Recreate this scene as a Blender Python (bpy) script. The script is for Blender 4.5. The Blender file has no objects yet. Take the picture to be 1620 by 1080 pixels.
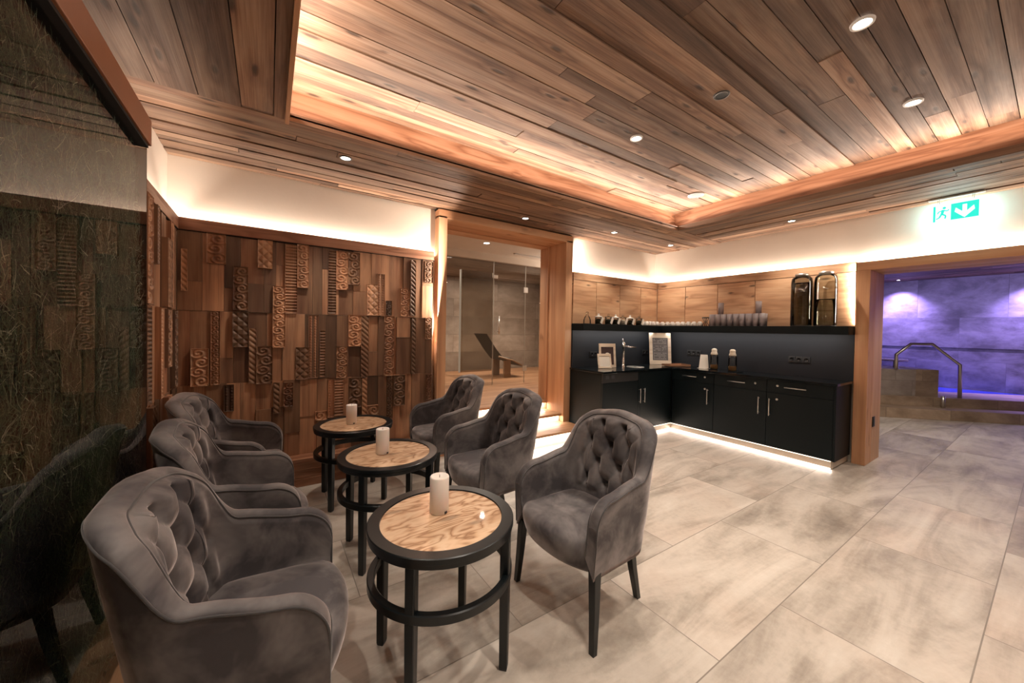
import bpy, bmesh, math, random
from mathutils import Vector, Matrix
import numpy as np
random.seed(7)
S = bpy.context.scene
COL = S.collection
PI = math.pi
sin, cos = math.sin, math.cos

# ------------------------------------------------------------------ camera
def cam_axes(yaw, pitch, roll):
    f = Vector((sin(yaw), cos(yaw), 0)); r = Vector((cos(yaw), -sin(yaw), 0)); u = Vector((0, 0, 1))
    f2 = f*cos(pitch)+u*sin(pitch); u2 = -f*sin(pitch)+u*cos(pitch)
    return r*cos(roll)+u2*sin(roll), -r*sin(roll)+u2*cos(roll), f2
cr, cu, cf = cam_axes(.5866, -.0150, .0171)
cam = bpy.data.objects.new('camera', bpy.data.cameras.new('camera'))
COL.objects.link(cam)
M4 = Matrix((cr, cu, -cf)).transposed().to_4x4(); M4.translation = Vector((0, 0, 1.39))
cam.matrix_world = M4
cam.data.sensor_width = 36; cam.data.lens = 579/1620*36
cam.data.shift_y = -10/1620
cam.data.clip_start = .02
S.camera = cam

# ------------------------------------------------------------------ world, exposure
S.view_settings.view_transform = 'Standard'; S.view_settings.look = 'None'
S.view_settings.exposure = 0.10; S.view_settings.gamma = 1
S.view_settings.use_curve_mapping = False
w = bpy.data.worlds.new('world'); S.world = w; w.use_nodes = True
w.node_tree.nodes['Background'].inputs[0].default_value = (.9, .62, .45, 1)
w.node_tree.nodes['Background'].inputs[1].default_value = .04
S.cycles.max_bounces = 10; S.cycles.diffuse_bounces = 5; S.cycles.glossy_bounces = 4
S.cycles.transparent_max_bounces = 16; S.cycles.transmission_bounces = 6
S.cycles.sample_clamp_indirect = 4
S.cycles.caustics_reflective = False; S.cycles.caustics_refractive = False

LED = (1.0, .82, .68)      # warm led strips
DOWN = (1.0, .885, .76)     # downlights
K_COVE, K_WALL, K_VERT, K_KICK, K_STEP, K_SPOT = 44, 11.5, 20, 2.2, 9, 84

def area(name, loc, dirv, sx, sy, power, color=LED, along=None, spread=PI):
    """rectangular lamp; sx is the size along `along`"""
    l = bpy.data.lights.new(name, 'AREA'); l.shape = 'RECTANGLE'; l.size = sx; l.size_y = sy
    l.energy = power; l.color = color; l.spread = spread
    o = bpy.data.objects.new(name, l); COL.objects.link(o)
    z = -Vector(dirv).normalized(); x = Vector(along).normalized(); y = z.cross(x)
    m = Matrix((x, y, z)).transposed().to_4x4(); m.translation = Vector(loc); o.matrix_world = m
    return o
def spot(name, loc, power, angle=1.5, blend=.6, color=DOWN, dirv=(0, 0, -1), rad=.02):
    l = bpy.data.lights.new(name, 'SPOT'); l.energy = power; l.color = color
    l.spot_size = angle; l.spot_blend = blend; l.shadow_soft_size = rad
    o = bpy.data.objects.new(name, l); COL.objects.link(o); o.location = loc
    o.rotation_euler = Vector(dirv).to_track_quat('-Z', 'Y').to_euler()
    return o

ZC, ZU = 2.686, 2.95            # lower soffit, raised ceiling
RX0, RX1, RY0, RY1 = .10, 4.30, -2.60, 2.72   # opening of the raised ceiling
XL, XR, YB, YN = -.65, 5.375, 3.80, -3.4      # room walls
# cove strips lying on the ledge behind the soffit lip
for nm, c, s, al in (('cove_light_back', ((RX0+RX1)/2, RY1+.034, 2.745), RX1-RX0, (1, 0, 0)),
                     ('cove_light_front', ((RX0+RX1)/2, RY0-.034, 2.745), RX1-RX0, (1, 0, 0)),
                     ('cove_light_right', (RX1+.034, (RY0+RY1)/2, 2.745), RY1-RY0, (0, 1, 0)),
                     ('cove_light_left', (RX0-.034, (RY0+RY1)/2, 2.745), RY1-RY0, (0, 1, 0))):
    inw = Vector(((RX0+RX1)/2-c[0], 0, 0)).normalized()*.6 if al[1] else Vector((0, (RY0+RY1)/2-c[1], 0)).normalized()*.6
    area(nm, c, (inw.x, inw.y, 1), s, .02, K_COVE*s/5, LED, al)
# strips behind the wood trims, washing the plaster
area('wall_wash_back_left', (.44, 3.765, 2.17), (0, .25, 1), 2.08, .02, K_WALL*2.08/2, LED, (1, 0, 0))
area('wall_wash_return', (-.618, 3.08, 2.17), (-.25, 0, 1), 1.3, .02, K_WALL*1.3/2, LED, (0, 1, 0))
area('wall_wash_kitchen', (4.38, 3.765, 2.16), (0, .25, 1), 1.86, .02, K_WALL*1.86/2, LED, (1, 0, 0))
area('wall_wash_right', (5.345, 2.50, 2.165), (.25, 0, 1), 2.46, .015, K_WALL*2.46/2, LED, (0, 1, 0))
area('wall_wash_door', (5.345, .25, 2.186), (.25, 0, 1), 1.96, .015, K_WALL*1.96/2, LED, (0, 1, 0))
area('frame_wash_left', (1.496, 3.717, 1.46), (-1, .40, 0), .02, 2.42, K_VERT*1.2, LED, (0, 1, 0))
area('frame_wash_right', (3.434, 3.745, 2.08), (1, .2, 0), .03, 1.15, K_VERT*.6, LED, (0, 1, 0), 2.6)
area('frame_wash_door', (5.285, 1.2535, 1.84), (.1, 1, 0), .02, .66, K_VERT*.35, LED, (1, 0, 0))
# under the cabinets and step nosings
area('kick_light_right', (4.835, 2.19, .02), (-.7, 0, -.35), 1.80, .012, K_KICK*1.8, LED, (0, 1, 0))
area('kick_light_left', (4.1, 3.105, .02), (0, -.7, -.35), 1.4, .012, K_KICK*1.4, LED, (1, 0, 0))
area('kick_glow_right', (4.838, 2.19, .098), (-.2, 0, -1), 1.80, .008, K_KICK*.5, LED, (0, 1, 0))
area('kick_glow_left', (4.1, 3.108, .098), (0, -.2, -1), 1.4, .008, K_KICK*.4, LED, (1, 0, 0))
area('step_light_low', (2.55, 3.36, .125), (0, -.15, -1), 1.64, .015, K_STEP*1.6, (1, .88, .75), (1, 0, 0))
area('step_light_mid', (2.45, 3.745, .240), (0, -.15, -1), 1.66, .015, K_STEP, (1, .88, .75), (1, 0, 0))
area('step_light_high', (2.45, 4.065, .360), (0, -.15, -1), 1.66, .015, K_STEP, (1, .88, .75), (1, 0, 0))
area('shelf_light_left', (4.27, 3.53, 1.392), (0, .35, -1), 1.6, .02, 2.6, (1, .9, .82), (1, 0, 0))
area('shelf_light_right', (5.15, 2.38, 1.392), (.35, 0, -1), 2.1, .02, 3.4, (1, .9, .82), (0, 1, 0))
# downlights (their fittings are modelled below)
DL_LOW = [(.481, 3.06), (2.458, 3.46), (3.737, 3.26), (4.944, 3.24), (4.93, 1.73), (-.27, 1.0)]
DL_UP = [(2.447, .585), (2.447, 1.265), (3.552, .583), (2.447, 1.927)]
for x, y in DL_LOW: spot('downlight_lamp', (x, y, ZC-.012), K_SPOT*.8, 1.75, .5)
for x, y in DL_UP: spot('downlight_lamp', (x, y, ZU-.012), K_SPOT, 1.75, .5)
for x, y in ((1.0, -.4), (1.0, -1.6), (2.4, -1.1), (3.6, -1.0), (.9, .45)): spot('downlight_lamp', (x, y, ZU-.012), K_SPOT, 1.75, .5)
# room up the steps
spot('relax_room_lamp', (2.79, 4.95, 2.70), 60, 2.4, .6)
area('relax_room_fill', (5.2, 4.9, 2.0), (-.3, .1, 1), .3, .3, 26, LED, (1, 0, 0))  # added fill out of view, brightens the cream ceiling and fascia
area('cabin_fill', (4.0, 6.6, 2.60), (0, 0, -1), 3.0, 1.6, 60, (1, .86, .74), (1, 0, 0))  # added fill panel, lifts the brightness inside the cabin
spot('relax_room_lamp', (4.3, 6.3, 2.60), 160, 2.4, .6)  # unseen spot without a fitting, brightens the cabin
spot('relax_room_lamp', (2.6, 6.3, 2.60), 90, 2.4, .6)  # second unseen spot without a fitting for the cabin
# pool room: violet wall washers and a warm lamp near the doorway
VIO = (.36, .27, 1.0)
for y in (2.05, .25, -1.5): spot('pool_wall_lamp', (11.66, y, 2.62), 480, 1.75, 1.0, VIO, (.16, 0, -1), .03)
area('pool_fill_lamp', (10.6, -.2, 2.6), (.8, 0, -.6), 5.0, .6, 60, (.40, .34, 1.0), (0, 1, 0), 2.2)  # added fill, spreads violet over the whole wall
spot('pool_room_downlight', (7.6, .7, 2.62), 120, 2.2, .7, DOWN)
spot('pool_room_downlight', (6.35, .15, 2.60), 70, 2.0, .5, DOWN)

# ------------------------------------------------------------------ materials
def lin(c):
    return tuple(((v/255)/12.92 if v/255 <= .04045 else ((v/255+.055)/1.055)**2.4) for v in c)+(1,)
class NT:
    def __init__(s, name):
        s.m = bpy.data.materials.new(name); s.m.use_nodes = True; s.t = s.m.node_tree
        s.b = s.t.nodes['Principled BSDF']; s.out = s.t.nodes['Material Output']
    def n(s, typ, ins=None, **kw):
        nd = s.t.nodes.new('ShaderNode'+typ)
        for k, v in kw.items(): setattr(nd, k, v)
        for k, v in (ins or {}).items():
            if isinstance(v, bpy.types.NodeSocket): s.t.links.new(v, nd.inputs[k])
            else: nd.inputs[k].default_value = v
        return nd
    def link(s, a, b): s.t.links.new(a, b)
    def math(s, op, a, b=0.0, c=0.0):
        nd = s.n('Math', operation=op)
        for i, v in enumerate((a, b, c)):
            if isinstance(v, bpy.types.NodeSocket): s.link(v, nd.inputs[i])
            else: nd.inputs[i].default_value = v
        return nd.outputs[0]
    def vm(s, op, a, b):
        nd = s.n('VectorMath', operation=op)
        for i, v in enumerate((a, b)):
            if isinstance(v, bpy.types.NodeSocket): s.link(v, nd.inputs[i])
            else: nd.inputs[i].default_value = v
        return nd.outputs[0]
    def mix(s, fac, a, b, mode='MIX'):
        nd = s.n('Mix', data_type='RGBA', blend_type=mode)
        for k, v in ((0, fac), (6, a), (7, b)):
            if isinstance(v, bpy.types.NodeSocket): s.link(v, nd.inputs[k])
            else: nd.inputs[k].default_value = v
        return nd.outputs[2]
    def ramp(s, f, stops):
        nd = s.n('ValToRGB', {0: f}); e = nd.color_ramp.elements
        while len(e) < len(stops): e.new(.5)
        for q, (p, c) in zip(e, stops):
            q.position = p; q.color = c if hasattr(c, '__len__') else (c, c, c, 1)
        return nd.outputs[0]
    def noise(s, v, scale, det=3, rough=.55, dist=0):
        return s.n('TexNoise', {'Vector': v, 'Scale': scale, 'Detail': det, 'Roughness': rough, 'Distortion': dist}).outputs[0]
    def set(s, **kw):
        for k, v in kw.items():
            i = s.b.inputs[k.replace('_', ' ')]
            if isinstance(v, bpy.types.NodeSocket): s.link(v, i)
            else: i.default_value = v
    def bump(s, h, strength=.3, dist=.01):
        nd = s.n('Bump', {'Height': h, 'Strength': strength, 'Distance': dist}); s.link(nd.outputs[0], s.b.inputs['Normal'])

def wood(name, dark, mid, light, tone=(.6, 1.25), rings=9, knots=.5, rough=.6, bump=.25, weather=.0, ringmix=.6, stretch=.7, across=8.0, coat=0.0, bias=0.0):
    N = NT(name)
    uv = N.n('UVMap').outputs[0]; bid = N.n('Attribute', attribute_name='bid').outputs['Fac']
    off = N.n('CombineXYZ', {0: N.math('MULTIPLY', bid, 53.7), 1: N.math('MULTIPLY', bid, 31.3), 2: N.math('MULTIPLY', bid, 17.1)}).outputs[0]
    v = N.vm('ADD', uv, off)
    vk = N.vm('MULTIPLY', N.vm('ADD', v, N.vm('MULTIPLY', N.n('TexNoise', {'Vector': v, 'Scale': 9.0}).outputs['Color'], (.05, .012, 0))), (1.9, 6.5, 1))
    vor = N.n('TexVoronoi', {'Vector': vk, 'Scale': 1.0}, voronoi_dimensions='2D').outputs['Distance']
    kn = N.n('MapRange', {0: vor, 1: .045, 2: .115, 3: 1.0, 4: 0.0}).outputs[0]
    gate = N.n('MapRange', {0: N.noise(v, 1.3, 1), 1: .62-.2*knots, 2: .66-.2*knots, 3: 0.0, 4: 1.0}).outputs[0]
    kn = N.math('MULTIPLY', N.math('MULTIPLY', kn, gate), min(1, knots*1.6))
    va = N.vm('MULTIPLY', v, (stretch, across, 1))
    a = N.noise(va, 1.0, 3, .5, .35)
    a = N.math('ADD', a, N.math('MULTIPLY', N.n('MapRange', {0: vor, 1: .0, 2: .35, 3: 1.0, 4: 0.0}).outputs[0], N.math('MULTIPLY', gate, .16)))
    r = N.math('PINGPONG', N.math('MULTIPLY', a, rings), 1.0)
    r = N.math('POWER', r, 1.6)
    fib = N.noise(N.vm('MULTIPLY', v, (3.0, 170, 1)), 1.0, 2, .6)
    blot = N.noise(N.vm('MULTIPLY', v, (1.1, 6, 1)), 1.0, 3, .6)
    f = N.math('ADD', N.math('MULTIPLY', r, ringmix), N.math('MULTIPLY', fib, 1-ringmix))
    streak = N.n('MapRange', {0: N.noise(N.vm('MULTIPLY', v, (.9, 38, 1)), 1.0, 3, .6), 1: .56, 2: .72, 3: 0.0, 4: .45 if weather else .15}).outputs[0]
    col = N.ramp(f, [(0.12, light), (.48, mid), (.95, dark)])
    col = N.mix(N.math('MULTIPLY', N.n('MapRange', {0: blot, 1: .42, 2: .75}).outputs[0], .55), col, dark)
    col = N.mix(streak, col, dark)
    if weather:
        gr = N.n('MapRange', {0: N.noise(N.vm('MULTIPLY', v, (.7, 3.5, 1)), 1.7, 4, .65), 1: .5, 2: .72}).outputs[0]
        col = N.mix(N.math('MULTIPLY', gr, weather), col, (.05, .035, .028, 1))
    t = N.n('MapRange', {0: N.math('FRACT', N.math('MULTIPLY', bid, 91.7)), 1: 0.0, 2: 1.0, 3: tone[0], 4: tone[1]}).outputs[0]
    col = N.mix(1.0, col, N.n('CombineColor', {0: t, 1: t, 2: t}).outputs[0], 'MULTIPLY')
    warm = N.math('FRACT', N.math('MULTIPLY', bid, 37.3))
    col = N.mix(N.math('MULTIPLY', warm, .15), col, N.mix(1.0, col, (1.15, .85, .7, 1), 'MULTIPLY'))
    col = N.mix(N.math('MULTIPLY', kn, .8), col, (.025, .012, .006, 1))
    N.set(Base_Color=col, Roughness=N.n('MapRange', {0: f, 3: rough-.08, 4: rough+.12}).outputs[0], Coat_Weight=coat, Coat_Roughness=.03)
    if bump: N.bump(N.math('ADD', N.math('MULTIPLY', f, -1), N.math('MULTIPLY', kn, -1)), bump, .004)
    return N.m
def plain(name, c, rough=.5, metal=0, noise=0.0, scale=20, bump=0, **kw):
    N = NT(name); col = lin(c) if max(c) > 1.5 else tuple(c)+(1,)
    if noise or bump:
        co = N.n('TexCoord').outputs['Object']; n = N.noise(co, scale, 4)
        if noise: col = N.mix(N.n('MapRange', {0: n, 1: .3, 2: .7, 3: 0.0, 4: noise}).outputs[0], col, tuple(v*.45 for v in col[:3])+(1,))
        if bump: N.bump(n, bump, .005)
    N.set(Base_Color=col, Roughness=rough, Metallic=metal, **kw); return N.m
def emis(name, c, strength):
    N = NT(name); N.set(Base_Color=(0, 0, 0, 1), Emission_Color=tuple(c)+(1,), Emission_Strength=strength); return N.m
def glass(name, tint=(1, 1, 1), ior=1.5, rough=0.0):
    N = NT(name); fr = N.n('Fresnel', {'IOR': ior}).outputs[0]
    tr = N.n('BsdfTransparent', {0: tuple(tint)+(1,)}).outputs[0]; gl = N.n('BsdfGlossy', {0: (1, 1, 1, 1), 'Roughness': rough}).outputs[0]
    mx = N.n('MixShader', {0: fr, 1: tr, 2: gl}); N.link(mx.outputs[0], N.out.inputs[0]); return N.m

M = {}
M['ceil'] = wood('reclaimed_ceiling_board', (.075, .032, .018, 1), (.285, .165, .098, 1), (.45, .310, .212, 1), (.45, 1.22), 5, .95, .65, .5, .5, .42, .4, 8.0)
M['trimwood'] = wood('larch_trim', (.15, .055, .025, 1), (.29, .135, .072, 1), (.38, .20, .12, 1), (.9, 1.08), 12, .25, .5, .12, 0, .6, .6, 7)
M['frame'] = wood('larch_frame', (.40, .20, .10, 1), (.60, .335, .18, 1), (.68, .42, .245, 1), (.9, 1.08), 5, .3, .5, .12, 0, .5, .3, 6)
M['rail'] = plain('mirror_rail_wood', (.30, .115, .05), .5, 0, .25, 6)
M['cladding'] = wood('carved_teak', (.09, .038, .021, 1), (.30, .142, .075, 1), (.50, .285, .16, 1), (.30, 1.45), 4, .2, .5, .2, .5)
M['oak'] = wood('knotty_oak_board', (.30, .155, .08, 1), (.54, .32, .18, 1), (.66, .44, .27, 1), (.88, 1.1), 7, .55, .55, .15, .12, .5, .8, 6)
M['tabletop'] = wood('brushed_pine', (.28, .145, .07, 1), (.62, .41, .25, 1), (.74, .54, .36, 1), (.98, 1.02), 17, .35, .45, .15, 0, .85, 3.2, 9.0, 1.0)
M['tread'] = wood('step_tread_wood', (.25, .125, .06, 1), (.38, .21, .11, 1), (.46, .28, .16, 1), (.95, 1.05), 6, .2, .45, .1)
M['black'] = plain('black_lacquered_wood', (.0035, .006, .0075), .32, 0)
M['cabinet'] = plain('black_cabinet_laminate', (.0022, .0065, .0085), .5, 0, Specular_IOR_Level=.22)
M['backsplash'] = plain('black_backsplash', (.032, .037, .045), .5, 0, Specular_IOR_Level=.25)
M['stone_black'] = plain('black_polished_worktop', (.006, .009, .011), .09, 0, 0, 60)
M['socket'] = plain('dark_grey_plastic', (.045, .05, .055), .4)
M['socket_hole'] = plain('socket_recess_black', (.004, .004, .005), .5)
M['steel'] = plain('brushed_steel', (.74, .71, .67), .34, 1)
M['chrome'] = plain('chrome', (.8, .8, .8), .06, 1)
M['white'] = plain('white_porcelain', (.78, .75, .71), .2)
M['candle'] = plain('white_wax', (.80, .73, .67), .45, 0, 0, 20, 0, Subsurface_Weight=.15)
M['paper'] = plain('white_card', (.78, .74, .66), .7)
M['darkred'] = plain('dark_photo_print', (.05, .025, .025), .4, 0, .5, 30)
M['palewood'] = wood('pale_frame_wood', (.6, .5, .38, 1), (.76, .66, .52, 1), (.82, .74, .62, 1), (.95, 1.05), 6, 0, .5, .05)
M['chalk'] = plain('blackboard_slate', (.13, .12, .12), .6, 0, .3, 40)
M['chalk_line'] = plain('chalk_writing', (.42, .40, .38), .9)
M['glass'] = glass('clear_glass', (.97, .98, .97), 1.45)
M['smoke'] = glass('dark_tinted_glass', (.64, .64, .60), 1.5)
M['smoke_liq'] = glass('dispenser_inner_tint', (.80, .81, .76), 1.3)
def frosty(name, tint, white, fac):
    N = NT(name); fr = N.n('Fresnel', {'IOR': 1.5}).outputs[0]
    tr = N.n('BsdfTransparent', {0: tuple(tint)+(1,)}).outputs[0]
    d1_ = N.n('BsdfDiffuse', {0: tuple(white)+(1,)}).outputs[0]; d2_ = N.n('BsdfTranslucent', {0: tuple(white)+(1,)}).outputs[0]
    df = N.n('MixShader', {0: .5, 1: d1_, 2: d2_}).outputs[0]
    a = N.n('MixShader', {0: fac, 1: tr, 2: df}); gl = N.n('BsdfGlossy', {0: (1, 1, 1, 1), 'Roughness': .04}).outputs[0]
    mx = N.n('MixShader', {0: fr, 1: a.outputs[0], 2: gl}); N.link(mx.outputs[0], N.out.inputs[0]); return N.m
M['tumbler'] = frosty('pinkish_tumbler_glass', (.97, .93, .94), (.95, .84, .85), .5)
M['cabin_glass'] = glass('cabin_glass', (.66, .62, .57), 1.45)
M['mirror_pane'] = glass('hay_panel_glass', (.93, .97, .94), 1.46)
M['led'] = emis('led_strip', (1, .86, .70), 3.2)
M['led_soft'] = emis('led_line_soft', (1, .80, .60), .35)
M['lamp'] = emis('downlight_lens', (1, .86, .72), 14)
M['lamp_dim'] = emis('downlight_lens_dim', (1, .86, .72), .04)
M['violet_lamp'] = emis('violet_lamp_lens', (.75, .7, 1), 16)
M['lampring'] = plain('downlight_ring_dark', (.05, .045, .04), .4)
M['lampring_w'] = plain('downlight_ring_white', (.6, .58, .55), .4)
M['tea'] = plain('dried_tea_leaves', (.035, .04, .02), .9, 0, .6, 80)
M['spice'] = plain('golden_snack_mix', (.60, .33, .12), .8, 0, .6, 90)
M['hay_back'] = plain('hay_panel_backing', (.014, .028, .024), .8, 0, .5, 9)
M['lounger'] = plain('lounger_dark_fabric', (.07, .075, .07), .8)
M['loungerwood'] = plain('lounger_pale_wood', (.36, .24, .15), .5)
M['graphite'] = plain('matt_graphite', (.02, .02, .022), .5)
M['black_hole'] = plain('shadow_gap', (.006, .004, .003), .9)

def plaster():
    N = NT('cream_plaster'); co = N.n('TexCoord').outputs['Object']
    n = N.noise(co, 3.0, 4); N.set(Base_Color=N.mix(n, (.66, .58, .50, 1), (.76, .69, .60, 1)), Roughness=.85)
    N.bump(N.noise(co, 40, 3), .15, .004); return N.m
M['plaster'] = plaster()
def floor_tile():
    N = NT('greige_stone_tile'); co = N.n('TexCoord').outputs['Object']
    br = N.n('TexBrick', {'Vector': N.vm('ADD', co, (.20, .425, 0)), 'Scale': 1.0, 'Mortar Size': .003, 'Mortar Smooth': .3, 'Bias': 0.0, 'Brick Width': 1.2, 'Row Height': .6,
         'Color1': (0, 0, 0, 1), 'Color2': (1, 1, 1, 1), 'Mortar': (.5, .5, .5, 1)}, offset=.5)
    idc = br.outputs['Color']; off = N.vm('MULTIPLY', idc, (7.3, 3.1, 5.7))
    v = N.vm('ADD', co, off)
    st = N.noise(N.vm('MULTIPLY', v, (.55, 2.6, 1)), 1.3, 6, .62, .9)
    cl = N.noise(N.vm('MULTIPLY', v, (1, 1.4, 1)), 2.2, 5, .6, .6)
    fine = N.noise(v, 28, 4, .7)
    f = N.math('ADD', N.math('MULTIPLY', st, .62), N.math('ADD', N.math('MULTIPLY', cl, .28), N.math('MULTIPLY', fine, .12)))
    c = N.ramp(f, [(.34, (.21, .178, .148, 1)), (.45, (.36, .312, .262, 1)), (.54, (.50, .440, .378, 1)), (.66, (.60, .545, .480, 1))])
    pink = N.n('MapRange', {0: N.noise(v, 1.1, 3), 1: .5, 2: .7, 3: 0.0, 4: .4}).outputs[0]
    c = N.mix(pink, c, N.mix(1.0, c, (1.08, .93, .86, 1), 'MULTIPLY'))
    t = N.n('MapRange', {0: N.n('SeparateColor', {0: idc}).outputs[0], 3: .90, 4: 1.06}).outputs[0]
    c = N.mix(1.0, c, N.n('CombineColor', {0: t, 1: t, 2: t}).outputs[0], 'MULTIPLY')
    c = N.mix(N.math('MULTIPLY', br.outputs['Fac'], .8), c, (.17, .145, .12, 1))
    N.set(Base_Color=c, Roughness=N.n('MapRange', {0: f, 3: .38, 4: .55}).outputs[0], Specular_IOR_Level=.4)
    N.bump(N.math('SUBTRACT', N.math('MULTIPLY', f, .4), br.outputs['Fac']), .25, .003); return N.m
M['floor'] = floor_tile()
def stone(name, dark, light, bw, bh, mort=.4, rough=.5, seed=0):
    N = NT(name); co = N.n('UVMap').outputs[0]
    br = N.n('TexBrick', {'Vector': co, 'Scale': 1.0, 'Mortar Size': .004, 'Brick Width': bw, 'Row Height': bh, 'Color1': (0, 0, 0, 1), 'Color2': (1, 1, 1, 1), 'Mortar': (.5, .5, .5, 1)}, offset=.5)
    v = N.vm('ADD', co, N.vm('MULTIPLY', br.outputs['Color'], (5.3, 9.1, 2+seed)))
    f = N.noise(N.vm('MULTIPLY', v, (1, 1.6, 1)), 2.0, 6, .65, .25)
    c = N.ramp(f, [(.35, dark), (.65, light)])
    t = N.n('MapRange', {0: N.n('SeparateColor', {0: br.outputs['Color']}).outputs[0], 3: .75, 4: 1.1}).outputs[0]
    c = N.mix(1.0, c, N.n('CombineColor', {0: t, 1: t, 2: t}).outputs[0], 'MULTIPLY')
    c = N.mix(N.math('MULTIPLY', br.outputs['Fac'], mort), c, (.03, .025, .02, 1))
    N.set(Base_Color=c, Roughness=rough); N.bump(f, .3, .01); return N.m
M['pool_wall'] = stone('pool_wall_stone', (.16, .14, .13, 1), (.42, .38, .36, 1), 1.2, .9)
M['pool_step'] = stone('pool_step_stone', (.26, .18, .12, 1), (.50, .37, .26, 1), .9, .6)
M['pool_block'] = stone('pool_block_stone', (.30, .24, .2, 1), (.5, .42, .36, 1), .5, .6)
M['relax_wall'] = stone('cabin_wall_boards', (.26, .20, .155, 1), (.40, .33, .27, 1), 2.4, .42, .5)
M['kick'] = plain('beige_stone_plinth', (.62, .54, .45), .5, 0, .2, 12)
M['water'] = plain('pool_water', (.02, .04, .25), .06, 0, 0, 20, 0)
def water():
    N = NT('pool_water_surface'); co = N.n('TexCoord').outputs['Object']
    N.set(Base_Color=(.03, .06, .45, 1), Roughness=.05); N.bump(N.noise(co, 3, 3), .12, .02); return N.m
M['water'] = water()
def velvet():
    N = NT('taupe_velvet'); co = N.n('TexCoord').outputs['Object']
    oi = N.n('ObjectInfo').outputs['Random']
    v = N.vm('ADD', co, N.n('CombineXYZ', {0: N.math('MULTIPLY', oi, 9.0), 1: 0.0, 2: 0.0}).outputs[0])
    nap = N.n('MapRange', {0: N.noise(v, 4.6, 4, .6, .4), 1: .40, 2: .63}).outputs[0]
    fine = N.noise(v, 60, 3, .7)
    c = N.mix(nap, (.055, .050, .055, 1), (.200, .182, .178, 1))
    c = N.mix(N.math('MULTIPLY', fine, .35), c, (.09, .078, .076, 1))
    N.set(Base_Color=c, Roughness=.62, Specular_IOR_Level=.25, Sheen_Weight=N.n('MapRange', {0: nap, 3: .35, 4: 1.0}).outputs[0], Sheen_Roughness=.38, Sheen_Tint=(.95, .85, .82, 1))
    N.bump(N.noise(v, 160, 2), .08, .002); return N.m
M['velvet'] = velvet()
M['velvet_dark'] = plain('taupe_velvet_piping', (.035, .030, .030), .7, 0, 0, 10, 0, Sheen_Weight=.5)
def hay():
    N = NT('dried_hay'); bid = N.n('Attribute', attribute_name='bid').outputs['Fac']
    N.set(Base_Color=N.ramp(bid, [(0, (.04, .09, .06, 1)), (.5, (.13, .21, .13, 1)), (.85, (.30, .36, .22, 1)), (1, (.75, .78, .60, 1))]), Roughness=.7); return N.m
M['hay'] = hay()
M['sign_green'] = emis('exit_sign_green', (.02, .80, .62), 1.1)
M['sign_white'] = emis('exit_sign_white', (.72, 1.0, .96), 1.6)

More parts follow.
